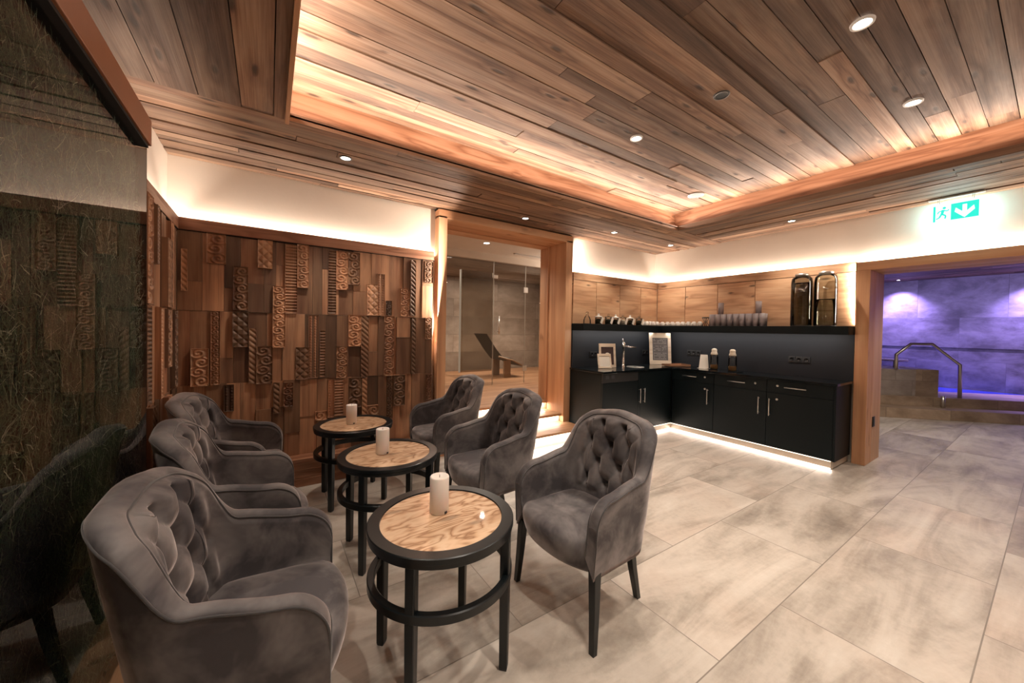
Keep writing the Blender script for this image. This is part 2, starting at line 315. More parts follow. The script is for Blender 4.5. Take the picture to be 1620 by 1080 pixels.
# ------------------------------------------------------------------ mesh builder
def wloc(o):
    v = Vector((0, 0, 0))
    while o is not None: v = v + o.location; o = o.parent
    return v
class MB:
    def __init__(s): s.v = []; s.f = []; s.uv = []; s.b = []; s.sm = []
    def face(s, idx, uvs=None, bid=0.0, smooth=False):
        s.f.append(tuple(idx)); s.uv.append(uvs or [(s.v[i][0], s.v[i][1]+s.v[i][2]) for i in idx]); s.b.append(bid); s.sm.append(smooth)
    def quad(s, p, g=None, bid=0.0):
        """flat quad given 4 points; g = grain direction vector"""
        k = len(s.v); s.v += [tuple(q) for q in p]
        p = [Vector(q) for q in p]; g = Vector(g or (p[1]-p[0])).normalized()
        n = (p[1]-p[0]).cross(p[2]-p[0]).normalized(); h = n.cross(g)
        s.face(range(k, k+len(p)), [(q.dot(g), q.dot(h)) for q in p], bid); return s
    def box(s, x0, x1, y0, y1, z0, z1, grain='x', bid=None, mat=None, faces='xXyYzZ'):
        bid = random.random() if bid is None else bid
        x0, x1 = sorted((x0, x1)); y0, y1 = sorted((y0, y1)); z0, z1 = sorted((z0, z1))
        P = [(x, y, z) for z in (z0, z1) for y in (y0, y1) for x in (x0, x1)]
        if mat is not None: Q = [tuple(mat @ Vector(p)) for p in P]
        else: Q = P
        k = len(s.v); s.v += Q
        gi = 'xyz'.index(grain)
        for code, idx, ax in (('z', (0, 2, 3, 1), 2), ('Z', (4, 5, 7, 6), 2), ('y', (0, 1, 5, 4), 1), ('Y', (2, 6, 7, 3), 1), ('x', (0, 4, 6, 2), 0), ('X', (1, 3, 7, 5), 0)):
            if code not in faces: continue
            rest = [a for a in (0, 1, 2) if a != ax]
            if gi in rest: ua = gi; va = [a for a in rest if a != gi][0]; us = 1
            else: ua, va = rest; us = 1
            s.face([k+i for i in idx], [(P[i][ua]*us, P[i][va]) for i in idx], bid)
        return s
    def tube(s, pts, rad, n=10, bid=0.0, cap=True, flat=1.0):
        pts = [Vector(p) for p in pts]; rad = rad if hasattr(rad, '__len__') else [rad]*len(pts)
        k0 = len(s.v); up = None
        for i, p in enumerate(pts):
            t = (pts[min(i+1, len(pts)-1)]-pts[max(i-1, 0)]).normalized()
            if up is None: up = Vector((0, 0, 1)) if abs(t.z) < .9 else Vector((1, 0, 0))
            a = (up-t*up.dot(t)).normalized(); b = t.cross(a); up = a
            for j in range(n):
                th = 2*PI*j/n; s.v.append(tuple(p+(a*cos(th)*flat+b*sin(th))*rad[i]))
        for i in range(len(pts)-1):
            for j in range(n):
                q = [k0+i*n+j, k0+i*n+(j+1) % n, k0+(i+1)*n+(j+1) % n, k0+(i+1)*n+j]; s.face(q, [(0, 0)]*4, bid, True)
        if cap:
            s.face([k0+j for j in reversed(range(n))], [(0, 0)]*n, bid); s.face([k0+(len(pts)-1)*n+j for j in range(n)], [(0, 0)]*n, bid)
        return s
    def lathe(s, prof, c=(0, 0, 0), n=32, bid=0.0, cap=False, smooth=True, sharp=False):
        """prof = [(r, z)]"""
        if sharp:
            for a, b in zip(prof, prof[1:]): s.lathe([a, b], c, n, bid)
            return s
        k0 = len(s.v)
        for r, z in prof:
            for j in range(n):
                th = 2*PI*j/n; s.v.append((c[0]+r*cos(th), c[1]+r*sin(th), c[2]+z))
        for i in range(len(prof)-1):
            for j in range(n):
                q = [k0+i*n+j, k0+i*n+(j+1) % n, k0+(i+1)*n+(j+1) % n, k0+(i+1)*n+j]
                s.face(q, [(s.v[a][0], s.v[a][1]) for a in q], bid, smooth)
        if cap:
            for i, rev in ((0, True), (len(prof)-1, False)):
                idx = [k0+i*n+j for j in (reversed(range(n)) if rev else range(n))]
                s.face(idx, [(s.v[a][0], s.v[a][1]) for a in idx], bid)
        return s
    def grid(s, P, bid=0.0, smooth=True, flip=False, closed_u=False, uvf=None):
        """P[i][j] points"""
        k0 = len(s.v); a, b = len(P), len(P[0])
        for row in P: s.v += [tuple(q) for q in row]
        for i in range(a-1 if not closed_u else a):
            for j in range(b-1):
                q = [k0+i*b+j, k0+((i+1) % a)*b+j, k0+((i+1) % a)*b+j+1, k0+i*b+j+1]
                if flip: q.reverse()
                s.face(q, [uvf(s.v[x]) for x in q] if uvf else None, bid, smooth)
        return s
    def xform(s, m, start=0):
        for i in range(start, len(s.v)): s.v[i] = tuple(m @ Vector(s.v[i]))
        return s
    def build(s, name, mat, parent=None, bevel=0, segs=2, local=False):
        me = bpy.data.meshes.new(name)
        o3 = Vector((0, 0, 0)) if (parent is None or local) else wloc(parent)
        me.from_pydata([tuple(Vector(v)-o3) for v in s.v], [], s.f)
        uv = me.uv_layers.new(name='UVMap')
        flat = [c for f in s.uv for p in f for c in p]
        uv.data.foreach_set('uv', flat)
        at = me.attributes.new('bid', 'FLOAT', 'FACE'); at.data.foreach_set('value', s.b)
        me.polygons.foreach_set('use_smooth', s.sm)
        me.update()
        o = bpy.data.objects.new(name, me); COL.objects.link(o)
        me.materials.append(M[mat] if isinstance(mat, str) else mat)
        if parent is not None: o.parent = parent
        if bevel:
            md = o.modifiers.new('bevel', 'BEVEL'); md.width = bevel; md.segments = segs; md.limit_method = 'ANGLE'; md.angle_limit = .6
        return o
def tag(o, label=None, cat=None, group=None, kind=None):
    if label: o['label'] = label
    if cat: o['category'] = cat
    if group: o['group'] = group
    if kind: o['kind'] = kind
    return o
def thing(name, loc, label, cat, group=None, rz=0):
    o = bpy.data.objects.new(name, None); COL.objects.link(o); o.location = loc; o.rotation_euler = (0, 0, rz); o.empty_display_size = .1
    return tag(o, label, cat, group)
def struct(o, label=None): return tag(o, label, kind='structure')
def kids(o): return [c for c in bpy.data.objects if c.parent == o]
def dup(root, loc, rz=None, label=None, group=None):
    r = root.copy(); COL.objects.link(r); r.location = loc
    if rz is not None: r.rotation_euler = (0, 0, rz)
    if label: r['label'] = label
    if group: r['group'] = group
    for ch in kids(root):
        c = ch.copy(); COL.objects.link(c); c.parent = r
        for g in kids(ch):
            d = g.copy(); COL.objects.link(d); d.parent = c
    return r
def sstep(a, b, x):
    t = min(1, max(0, (x-a)/(b-a))); return t*t*(3-2*t)

# ------------------------------------------------------------------ room shell
struct(MB().box(XL-.3, 12.1, YN, 3.84, -.1, 0, faces='Z').build('floor', 'floor'), 'large pale greige stone tiles laid across the whole room')
# main walls (plaster above the trims)
struct(MB().box(XL-.12, XL, YN, YB+.1, 0, ZC).build('wall_left', 'plaster'), 'cream plaster wall behind the hay glass panel')
wb = MB(); wb.box(XL-.1, 1.56, YB, YB+.12, 0, ZC); wb.box(3.36, XR+.1, YB, YB+.12, 0, ZC); wb.box(1.56, 3.36, YB, YB+.12, 2.66, ZC)
struct(wb.build('wall_back', 'plaster'), 'cream plaster back wall lit from below by a hidden strip')
wr = MB(); wr.box(XR, XR+.45, 1.20, YB, 0, ZC); wr.box(XR, XR+.45, -.72, 1.20, 2.15, ZC); wr.box(XR, XR+.45, YN, -.72, 0, ZC)
struct(wr.build('wall_right', 'plaster'), 'cream plaster wall above the kitchenette and the pool doorway')
struct(MB().box(XL-.12, XR+.2, YN-.12, YN, 0, 3.0).build('wall_front', 'plaster'), 'plaster wall behind the viewer')

# ceiling boards ----------------------------------------------------
def boards(mb, a0, a1, b0, b1, z, axis, wmin=.07, wmax=.16, lmin=1.3, lmax=3.8, down=True, hole=None, th=.018):
    """boards lying flat, running along `axis`; a = along, b = across"""
    b = b0
    while b < b1-1e-4:
        wd = min(random.uniform(wmin, wmax), b1-b)
        if b1-b-wd < .03: wd = b1-b
        a = a0 - random.uniform(0, 1.2)
        while a < a1:
            ln = random.uniform(lmin, lmax); s0, s1 = max(a, a0), min(a+ln, a1)
            if s1-s0 > .01:
                dz = random.uniform(0, .011); g = .0022
                if axis == 'x': mb.box(s0+g, s1-g, b+g, b+wd-g, z-dz, z+th, 'x')
                else: mb.box(b+g, b+wd-g, s0+g, s1-g, z-dz, z+th, 'y')
            a += ln
        b += wd
LIPY, LIPX = RY1+.02, RX1
c1 = MB()
boards(c1, XL, XR, RY1+.0, YB, ZC, 'x', .05, .12)
boards(c1, YN, RY1, XL, RX0-.02, ZC, 'y', .12, .2)
boards(c1, YN, RY1, RX1, XR, ZC, 'y', .05, .12)
boards(c1, RX0-.02, RX1, YN, RY0, ZC, 'x')
struct(c1.build('ceiling_soffit', 'ceil'), 'lowered border of reclaimed brown boards around the raised ceiling')
c2 = MB(); boards(c2, RX0-.16, RX1+.16, RY0-.16, RY1+.16, ZU, 'x', .09, .15, 1.4, 4.0)
struct(c2.build('ceiling', 'ceil'), 'raised ceiling of weathered brown reclaimed boards')
bk = MB(); bk.box(XL-.12, XR+.2, YN, YB+.1, ZU+.022, ZU+.08)
for x0, x1, y0, y1 in ((XL, RX0-.1, YN, YB), (RX1+.15, XR, YN, YB), (RX0-.1, RX1+.15, RY1+.15, YB), (RX0-.1, RX1+.15, YN, RY0-.15)): bk.box(x0, x1, y0, y1, ZC+.02, ZC+.05)
struct(bk.build('ceiling_slab', 'black_hole'), 'dark slab above the ceiling boards')
# ledge behind the lip, lip faces and the orange cove boards
lg = MB()
for x0, x1, y0, y1 in ((RX0-.16, RX0-.02, RY0-.15, RY1+.15), (RX1, RX1+.16, RY0-.15, RY1+.15), (RX0-.02, RX1, RY1, RY1+.16), (RX0-.02, RX1, RY0-.16, RY0)): lg.box(x0, x1, y0, y1, ZC+.019, ZC+.03)
struct(lg.build('cove_ledge', 'black_hole'), 'dark ledge of the ceiling cove')
lip = MB()
lip.box(RX1-.001, RX1+.018, RY0, RY1, ZC-.006, ZC+.045, 'y'); lip.box(RX0-.02, RX1, RY1, RY1+.018, ZC-.006, ZC+.045, 'x'); lip.box(RX0-.02, RX1, RY0-.018, RY0, ZC-.006, ZC+.045, 'x')
struct(lip.build('trim_1', 'ceil', bevel=.002), 'dark board edge around the raised ceiling')
struct(MB().box(RX0-.024, RX0-.002, RY0, RY1+.012, ZC-.028, ZC+.045, 'y').build('trim_2', 'frame', bevel=.002), 'thin board standing along the edge of the raised ceiling')
cb = MB(); T = .02
cb.box(RX1+.13, RX1+.13+T, RY0-.13, RY1+.13, ZC+.03, ZU, 'y', .31); cb.box(RX0-.13, RX1+.13, RY1+.13, RY1+.13+T, ZC+.03, ZU, 'x', .62)
cb.box(RX0-.13-T, RX0-.13, RY0-.13, RY1+.13, ZC+.03, ZU, 'y', .93); cb.box(RX0-.13, RX1+.13, RY0-.13-T, RY0-.13, ZC+.03, ZU, 'x', .15)
struct(cb.build('trim_3', 'trimwood'), 'orange larch board rising from the cove to the raised ceiling')

# trims with hidden strips, plinth ------------------------------------
struct(MB().box(-.583, 1.455, 3.705, 3.735, 2.11, 2.20, 'x', .5).build('trim_4', 'trimwood', bevel=.003), 'orange wood rail along the top of the carved wall')
struct(MB().box(-.600, -.572, .2, 3.72, 2.11, 2.20, 'y', .7).build('trim_5', 'trimwood', bevel=.003), 'orange wood rail on the return beside the hay glass panel')
pl = MB(); pl.box(-.55, 1.50, 3.60, YB, .215, .245, 'x', .4)
for i, z in enumerate((.0, .072, .144)): pl.box(-.55, 1.50, 3.615+.012*(i % 2), YB, z, z+.069, 'x')
struct(pl.build('baseboard_back', 'trimwood', bevel=.003), 'stepped wooden plinth under the carved wall')
struct(MB().box(XL, -.50, 2.3, YB, 0, .245, 'y', .8).build('baseboard_left', 'trimwood', bevel=.003), 'wooden plinth under the carved return')

cl = MB(); cl.box(-.6, 1.47, 3.72, YB, 2.106, 2.113); cl.box(XL, -.575, .2, 3.75, 2.106, 2.113); cl.box(3.437, 5.30, 3.70, YB, 2.128, 2.135); cl.box(5.31, XR, 1.255, 3.72, 2.128, 2.135)  # added strips stop the wash light leaking down below the rails
struct(cl.build('leak_block', 'black_hole'), 'added dark strips blocking light leaks behind the wood rails')
# ------------------------------------------------------------------ carved wall
def carve(kind, u, v, W, H, seed):
    """height 0..1 at local metres u, v"""
    if kind == 'rib': return .5+.5*sin(v/.026*2*PI)
    if kind == 'rope':
        q = v/.045+u/.05; return abs(sin(q*PI))**.6
    if kind == 'lattice':
        q = abs(sin((v/.07+u/.07)*PI)); r = abs(sin((v/.07-u/.07)*PI)); return min(q, r)**.6
    if kind == 'bead':
        return max(0, 1-abs(((u/.034) % 1)-.5)*3.2)*abs(sin(v/.024*PI))**.5
    rnd = random.Random(seed); h = .12
    n = max(1, int(H/(W*.62))); side = rnd.choice((-1, 1))
    for i in range(n):
        cx = W/2+side*W*.10; cy = (i+.5)*H/n; side = -side
        x, y = (u-cx)/(W*.46), (v-cy)/(H/n*.55); r = math.hypot(x, y)
        if r < 1.25:
            th = math.atan2(y, x*side)
            h = max(h, (.5+.5*cos(th*1.0+r*9.5))**.8*(1-sstep(.9, 1.25, r)))
    x2 = abs(sin(v/W*2.6*PI+3*sin(u/W*3))) ; h = max(h, .55*x2**6*abs(sin(u/W*PI)))
    return h
def block(mb, u0, u1, z0, z1, depth, kind, at, bid=None, step=.0042):
    """at(u, z, d) -> world point; d = distance out of the wall"""
    bid = random.random() if bid is None else bid
    W, H = u1-u0, z1-z0
    if kind == 'plain':
        nu, nz = 1, 1
    else:
        nu, nz = max(4, int(W/step)), max(4, int(H/step))
    amp = {'rib': .014, 'rope': .012, 'lattice': .013, 'bead': .012}.get(kind, .017)
    seed = int(u0*1000)+int(z0*977); k0 = len(mb.v)
    for i in range(nu+1):
        for j in range(nz+1):
            u, v = W*i/nu, H*j/nz; d = depth
            if kind != 'plain':
                e = min(u, W-u, v, H-v)
                d = depth if e < .004 else depth-amp+amp*carve(kind, u, v, W, H, seed)
            mb.v.append(at(u0+u, z0+v, d))
    for i in range(nu):
        for j in range(nz):
            q = [k0+i*(nz+1)+j, k0+(i+1)*(nz+1)+j, k0+(i+1)*(nz+1)+j+1, k0+i*(nz+1)+j+1]
            uvq = [(z0+H*(j+b)/nz, u0+W*(i+a)/nu) for a, b in ((0, 0), (1, 0), (1, 1), (0, 1))]
            mb.face(q, uvq, bid, kind != 'plain')
    for (a, b) in (((u0, z0), (u1, z0)), ((u1, z0), (u1, z1)), ((u1, z1), (u0, z1)), ((u0, z1), (u0, z0))):
        k = len(mb.v); mb.v += [at(a[0], a[1], 0), at(b[0], b[1], 0), at(b[0], b[1], depth), at(a[0], a[1], depth)]
        mb.face([k, k+1, k+2, k+3], [(a[1], a[0]), (b[1], b[0]), (b[1], b[0]+depth), (a[1], a[0]+depth)], bid)
    return mb
YC = 3.765                       # back of the blocks
def px_to_wall(x, y, Y=3.72):
    d = cr*((x-810)/579)-cu*((y-530)/579)+cf; t = Y/d.y
    return d.x*t, 1.39+d.z*t
atb = lambda u, z, d: (u, YC-d, z)
cw = thing('carved_wood_wall', (.44, YC, .245), 'wall of reddish wood blocks with carved ornaments behind the chairs', 'wall panelling')
ROWS = ((.245, .915), (.915, 1.497), (1.497, 2.112))
rows_cols = []
pm = MB()
for z0, z1 in ROWS:
    x = -.585
    while x < 1.44:
        wd = min(random.uniform(.075, .17), 1.455-x)
        if 1.455-x-wd < .05: wd = 1.455-x
        cuts = [z0, z1]
        if random.random() < .45: cuts = [z0, z0+(z1-z0)*random.uniform(.3, .7), z1]
        for a, b in zip(cuts, cuts[1:]): block(pm, x+.0008, x+wd-.0008, a+.0008, b-.0008, random.uniform(.012, .036), 'plain', atb)
        x += wd
pm.build('plain_wood_tiling', 'cladding', cw)
A = lambda X, Y: (280+X/6.355, 350+Y/6.355)
B = lambda X, Y: (460+X/6.354, 370+Y/6.354)
Cc = lambda X, Y: (280+X/6.355, 480+Y/6.355)
D = lambda X, Y: (460+X/4.909, 480+Y/4.909)
CARV = [(A, 40, 270, 100, 700, 'rope', .045), (A, 300, 110, 490, 435, 'scroll', .07), (A, 565, 450, 712, 895, 'scroll', .05), (A, 815, 185, 960, 480, 'lattice', .075),
    (A, 1090, 225, 1205, 930, 'rib', .055), (A, 965, 650, 1085, 1266, 'scroll', .07), (B, 66, 105, 178, 545, 'scroll', .08), (B, 380, 160, 455, 805, 'rib', .05),
    (B, 458, 170, 572, 565, 'scroll', .075), (B, 578, 185, 688, 515, 'scroll', .085), (B, 765, 505, 872, 820, 'lattice', .07), (B, 876, 400, 940, 820, 'bead', .05),
    (B, 960, 670, 1015, 820, 'scroll', .045), (B, 1110, 545, 1195, 830, 'scroll', .045), (B, 1208, 260, 1250, 820, 'rope', .06), (B, 1352, 272, 1445, 495, 'scroll', .045),
    (Cc, 140, 455, 315, 825, 'scroll', .07), (Cc, 340, 75, 430, 815, 'scroll', .045), (Cc, 562, 85, 715, 435, 'lattice', .08), (Cc, 725, 250, 795, 800, 'rope', .05),
    (Cc, 800, 430, 958, 798, 'scroll', .075), (Cc, 970, 795, 1030, 1100, 'rope', .05), (Cc, 1070, 795, 1165, 1030, 'scroll', .06), (Cc, 470, 820, 570, 1080, 'bead', .045),
    (D, 38, 340, 138, 585, 'lattice', .05), (D, 140, 90, 210, 575, 'bead', .045), (D, 228, 205, 265, 570, 'rib', .045), (D, 355, 335, 435, 575, 'scroll', .055),
    (D, 448, 90, 543, 330, 'scroll', .07), (D, 548, 98, 600, 570, 'rope', .055), (D, 728, 98, 800, 558, 'scroll', .045), (D, 940, 108, 965, 545, 'rope', .06),
    (D, 1048, 110, 1115, 275, 'scroll', .045), (D, 290, 592, 335, 880, 'bead', .05), (D, 340, 590, 405, 865, 'rib', .055), (D, 452, 578, 550, 800, 'scroll', .06),
    (D, 555, 578, 590, 860, 'rope', .055), (D, 590, 795, 680, 860, 'scroll', .06), (D, 750, 562, 790, 890, 'scroll', .045), (D, 800, 558, 882, 785, 'scroll', .07),
    (D, 1055, 552, 1110, 740, 'scroll', .045), (D, 190, 842, 280, 900, 'scroll', .05)]
for (F, X0, Y0, X1, Y1, kd, dp) in CARV:
    a = px_to_wall(*F(X0, Y0)); b = px_to_wall(*F(X1, Y1))
    zc0, zc1 = sorted(((b[1]), (a[1])))
    b2 = MB(); block(b2, a[0], min(b[0], 1.45), max(.25, zc0), min(2.104, zc1), .018+dp*.62, kd, atb)
    b2.build('carved_block', 'cladding', cw)
# return wall beside the hay panel
atl = lambda u, z, d: (XL+.035+d, u, z)
rw = thing('carved_wood_return', (XL, 3.1, .245), 'narrow return of tall carved wood blocks between hay glass and back wall', 'wall panelling')
pm = MB(); pm.box(XL+.001, XL+.036, .25, 3.72, .246, 2.105)
for z0, z1 in ROWS:
    y = .25
    while y < 3.70:
        wd = min(random.uniform(.07, .15), 3.715-y)
        block(pm, y+.001, y+wd-.001, z0, z1-.001, random.uniform(.02, .04), 'plain', atl); y += wd
pm.build('plain_wood_tiling', 'cladding', rw)
for (y0, y1, z0, z1, kd, dp) in ((2.5, 2.62, 1.5, 2.1, 'rib', .06), (2.74, 2.86, 1.5, 2.1, 'scroll', .07), (3.0, 3.06, 1.75, 2.1, 'bead', .06), (3.22, 3.36, 1.5, 1.95, 'lattice', .07),
        (3.42, 3.52, 1.5, 2.1, 'rope', .05), (2.45, 2.62, .95, 1.48, 'scroll', .07), (2.78, 2.88, .93, 1.49, 'rib', .06), (3.04, 3.12, .93, 1.49, 'bead', .07),
        (3.26, 3.38, 1.1, 1.49, 'scroll', .065), (3.5, 3.6, .93, 1.49, 'scroll', .06), (2.5, 2.62, .3, .9, 'scroll', .06), (2.9, 3.0, .3, .9, 'rope', .06), (3.3, 3.42, .3, .9, 'rib', .06)):
    b2 = MB(); block(b2, y0, y1, z0, z1, dp, kd, atl); b2.build('carved_block', 'cladding', rw)

# ------------------------------------------------------------------ hay glass panel
XM = -.487
hp = thing('hay_glass_panel', (XM, 1.0, 0), 'tall dark reflective glass panel filled with dried hay', 'glass panel')
MB().box(XM-.05, XM-.04, -1.2, 2.42, .03, 2.22).build('backing', 'hay_back', hp)
MB().quad([(XM, -1.2, .03), (XM, 2.425, .03), (XM, 2.425, 2.22), (XM, -1.2, 2.22)]).build('glass_pane', 'mirror_pane', hp)
MB().box(XM-.05, XM, 2.420, 2.425, .03, 2.22).build('edge_strip', 'graphite', hp)
hm = MB(); rh = random.Random(3)
def strand(y, z, dens=1):
    L = rh.uniform(.02, .11)*(.7+.6*rh.random()); a = rh.gauss(PI/2, .75); cv = rh.gauss(0, 9)
    wd = rh.uniform(.0006, .0022); x = XM-rh.uniform(.004, .036); n = 5; pts = []
    yy, zz = y, z
    for i in range(n+1):
        pts.append((x+rh.uniform(-.0015, .0015), yy, zz)); yy += cos(a)*L/n; zz += sin(a)*L/n; a += cv*L/n
    k = len(hm.v); bid = rh.random()**1.6
    for i, p in enumerate(pts):
        q = pts[min(i+1, n)]; r = pts[max(i-1, 0)]; t = Vector((0, q[1]-r[1], q[2]-r[2])).normalized(); ww = wd*(1-.6*i/n)
        hm.v.append((p[0], p[1]-t.z*ww, p[2]+t.y*ww)); hm.v.append((p[0], p[1]+t.z*ww, p[2]-t.y*ww))
    for i in range(n): hm.face([k+2*i, k+2*i+1, k+2*i+3, k+2*i+2], [(0, 0)]*4, bid)
cnt = 0
while cnt < 36000:
    y = rh.uniform(.75, 2.40); z = rh.uniform(.06, 2.12)
    if y > 2.33 and z > 1.9 and rh.random() < .9: continue
    if y > 2.37 and z > 1.5: continue
    strand(y, z); cnt += 1
tag(hm.build('hay_filling', 'hay', hp), 'curled dried hay pressed behind the glass', kind='stuff')
rb = MB(); rb.box(-.545, -.452, -1.2, 2.33, 2.20, 2.315, 'y', .3)
rb.build('top_rail', 'rail', hp, bevel=.003)
MB().box(-.54, -.462, -1.2, 2.325, 2.188, 2.20).build('underside_shade', 'black_hole', hp)  # near-black box stands in for the shaded gap under the rail
MB().box(-.52, -.36, -1.2, 2.42, 0, .05, 'y', .6).build('base_sill', 'frame', hp, bevel=.003)

# ------------------------------------------------------------------ portal with steps
d1 = MB(); FY = 3.70
d1.box(1.50, 1.60, FY, 4.06, 0, 2.60, 'z', .21); d1.box(3.31, 3.43, FY, 4.06, 0, 2.60, 'z', .43)
d1.box(1.50, 3.43, FY, 4.06, 2.575, 2.665, 'x', .66)
struct(d1.build('door_frame_1', 'frame', bevel=.004), 'broad larch frame around the steps up to the relaxation room')
d1 = MB(); d1.box(1.50, 1.62, 4.06, 4.24, 0, 2.6, 'z', .31); d1.box(3.295, 3.43, 4.06, 4.24, 0, 2.6, 'z', .83); d1.box(1.5, 3.43, 4.06, 4.24, 2.56, 2.66, 'x', .9)
struct(d1.build('door_frame_2', 'frame', bevel=.004), 'inner larch lining of the stepped portal')
struct(MB().box(1.49, 3.44, 3.74, 4.24, 2.66, 2.70).build('portal_gap_shade', 'black_hole'))  # near-black filler, colour gives the shade in the gap above the frame
st = thing('lit_steps', (2.45, 3.7, 0), 'three wooden steps with glowing strips under each tread', 'steps')
MB().box(1.72, 3.385, 3.34, 3.697, .130, .160, 'x', .1).box(1.605, 3.305, 3.697, 3.795, .130, .160, 'x', .1).build('tread', 'tread', st, bevel=.003)
MB().box(1.605, 3.29, 3.715, 4.10, .245, .275, 'x', .5).build('tread', 'tread', st, bevel=.003)
MB().box(1.605, 3.29, 4.035, 4.40, .365, .395, 'x', .8).build('tread', 'tread', st, bevel=.003)
MB().box(1.72, 3.385, 3.375, 3.40, 0, .13).build('riser', 'kick', st)
MB().box(1.605, 3.29, 3.765, 3.79, .16, .245).build('riser', 'kick', st)
MB().box(1.605, 3.29, 4.085, 4.11, .275, .365).build('riser', 'kick', st)
# ------------------------------------------------------------------ room beyond the portal
struct(MB().box(.9, 6.2, 4.38, 8.3, .35, .392, 'x', .4, faces='Zy').build('floor_upper', 'tread'), 'pale wooden floor of the relaxation room')
struct(MB().box(.9, 6.2, 4.24, 5.60, 2.72, 2.76).build('ceiling_upper', 'plaster'), 'cream ceiling of the relaxation room')
struct(MB().box(.9, 6.2, 5.60, 5.70, 2.60, 2.76).build('wall_fascia', 'plaster'), 'cream fascia over the glass cabin')
struct(MB().box(1.4, 6.2, 7.9, 8.0, .39, 2.76, 'x').build('wall_cabin_back', 'relax_wall'), 'dark boarded back wall of the glass cabin')
struct(MB().box(1.3, 1.4, 4.24, 8.0, .2, 2.76, 'y').build('wall_cabin_left', 'relax_wall'), 'dark boarded side wall of the glass cabin')
struct(MB().box(6.1, 6.2, 4.24, 8.0, .2, 2.76, 'y').build('wall_cabin_right', 'relax_wall'), 'dark boarded wall at the far side of the cabin')
struct(MB().box(1.4, 6.1, 5.70, 8.0, 2.62, 2.66).build('ceiling_cabin', 'relax_wall'), 'dark ceiling inside the glass cabin')
gf = thing('glass_cabin_front', (3.6, 5.65, .392), 'floor to ceiling glass front of the cabin up the steps', 'glass wall')
MB().quad([(1.4, 5.65, .392), (3.34, 5.65, .392), (3.34, 5.65, 2.61), (1.4, 5.65, 2.61)]).build('fixed_pane', 'cabin_glass', gf)
MB().quad([(4.05, 5.65, .392), (6.1, 5.65, .392), (6.1, 5.65, 2.61), (4.05, 5.65, 2.61)]).build('fixed_pane', 'cabin_glass', gf)
gd = MB().quad([(3.352, 5.655, .392), (4.038, 5.655, .392), (4.038, 5.655, 2.32), (3.352, 5.655, 2.32)]).build('glass_door', 'cabin_glass', gf)
MB().quad([(3.352, 5.65, 2.33), (4.038, 5.65, 2.33), (4.038, 5.65, 2.61), (3.352, 5.65, 2.61)]).build('fixed_pane', 'cabin_glass', gf)
M['edge'] = plain('glass_edge_pale', (.40, .36, .30), .3)
for x in (3.346, 4.044): MB().box(x-.004, x+.004, 5.645, 5.66, .392, 2.61).build('edge_seal', 'edge', gf)
MB().tube([(3.44, 5.60, 1.30), (3.44, 5.60, 1.63)], .012).tube([(3.44, 5.65, 1.35), (3.44, 5.60, 1.35)], .008).tube([(3.44, 5.65, 1.58), (3.44, 5.60, 1.58)], .008).build('door_handle', 'steel', gd)
for z in (2.14, .66): MB().box(4.0, 4.09, 5.63, 5.648, z-.05, z+.05).build('hinge', 'steel', gf, bevel=.004)
MB().box(3.34, 3.42, 5.63, 5.648, 2.30, 2.36).build('hinge', 'steel', gf, bevel=.004)
ps = thing('lit_partition', (2.78, 6.0, .392), 'thin lit panel edge standing inside the glass cabin', 'partition')
MB().box(2.88, 3.55, 6.03, 6.04, .60, 2.46).build('panel', 'cabin_glass', ps); MB().box(2.865, 2.88, 6.0, 6.05, .60, 2.46).build('light_edge', 'led_soft', ps)
lo = thing('lounge_chair', (4.0, 6.6, .392), 'dark reclining lounger with pale wooden leg inside the glass cabin', 'lounger')
prof = [(3.62, 1.30), (3.84, 1.00), (4.02, .80), (4.20, .80), (4.46, .67)]
lm = MB()
for off in (0,):
    P = []
    for (x, z) in prof: P.append([(x, 6.35, z), (x, 6.9, z), (x+.03, 6.9, z-.05), (x+.03, 6.35, z-.05), (x, 6.35, z)])
    lm.grid(P, 0, False)
lm.build('sling', 'lounger', lo)
MB().tube([(3.9, 6.34, .84), (4.10, 6.34, .78), (4.22, 6.34, .76), (4.48, 6.34, .64)], .018).build('side_rail', 'loungerwood', lo)
for yy in (6.38, 6.82): MB().box(4.06, 4.22, yy, yy+.04, .392, .76).build('leg', 'loungerwood', lo)
lt = thing('recessed_light', (2.79, 4.95, 2.72), 'round recessed downlight in the cream ceiling beyond the portal', 'downlight')
MB().lathe([(.0, -.004), (.045, -.004)], (2.79, 4.95, 2.72), 24).build('lens', 'lamp', lt)
MB().lathe([(.045, -.001), (.046, -.006), (.060, -.005), (.062, 0)], (2.79, 4.95, 2.72), 24).build('ring', 'lampring_w', lt)
vt = MB(); vt.box(3.55, 4.45, 5.28, 5.34, 2.705, 2.72); tag(vt.build('ceiling_vent', 'lampring_w'), 'long slim vent slot in the cream ceiling beyond the portal', 'vent')

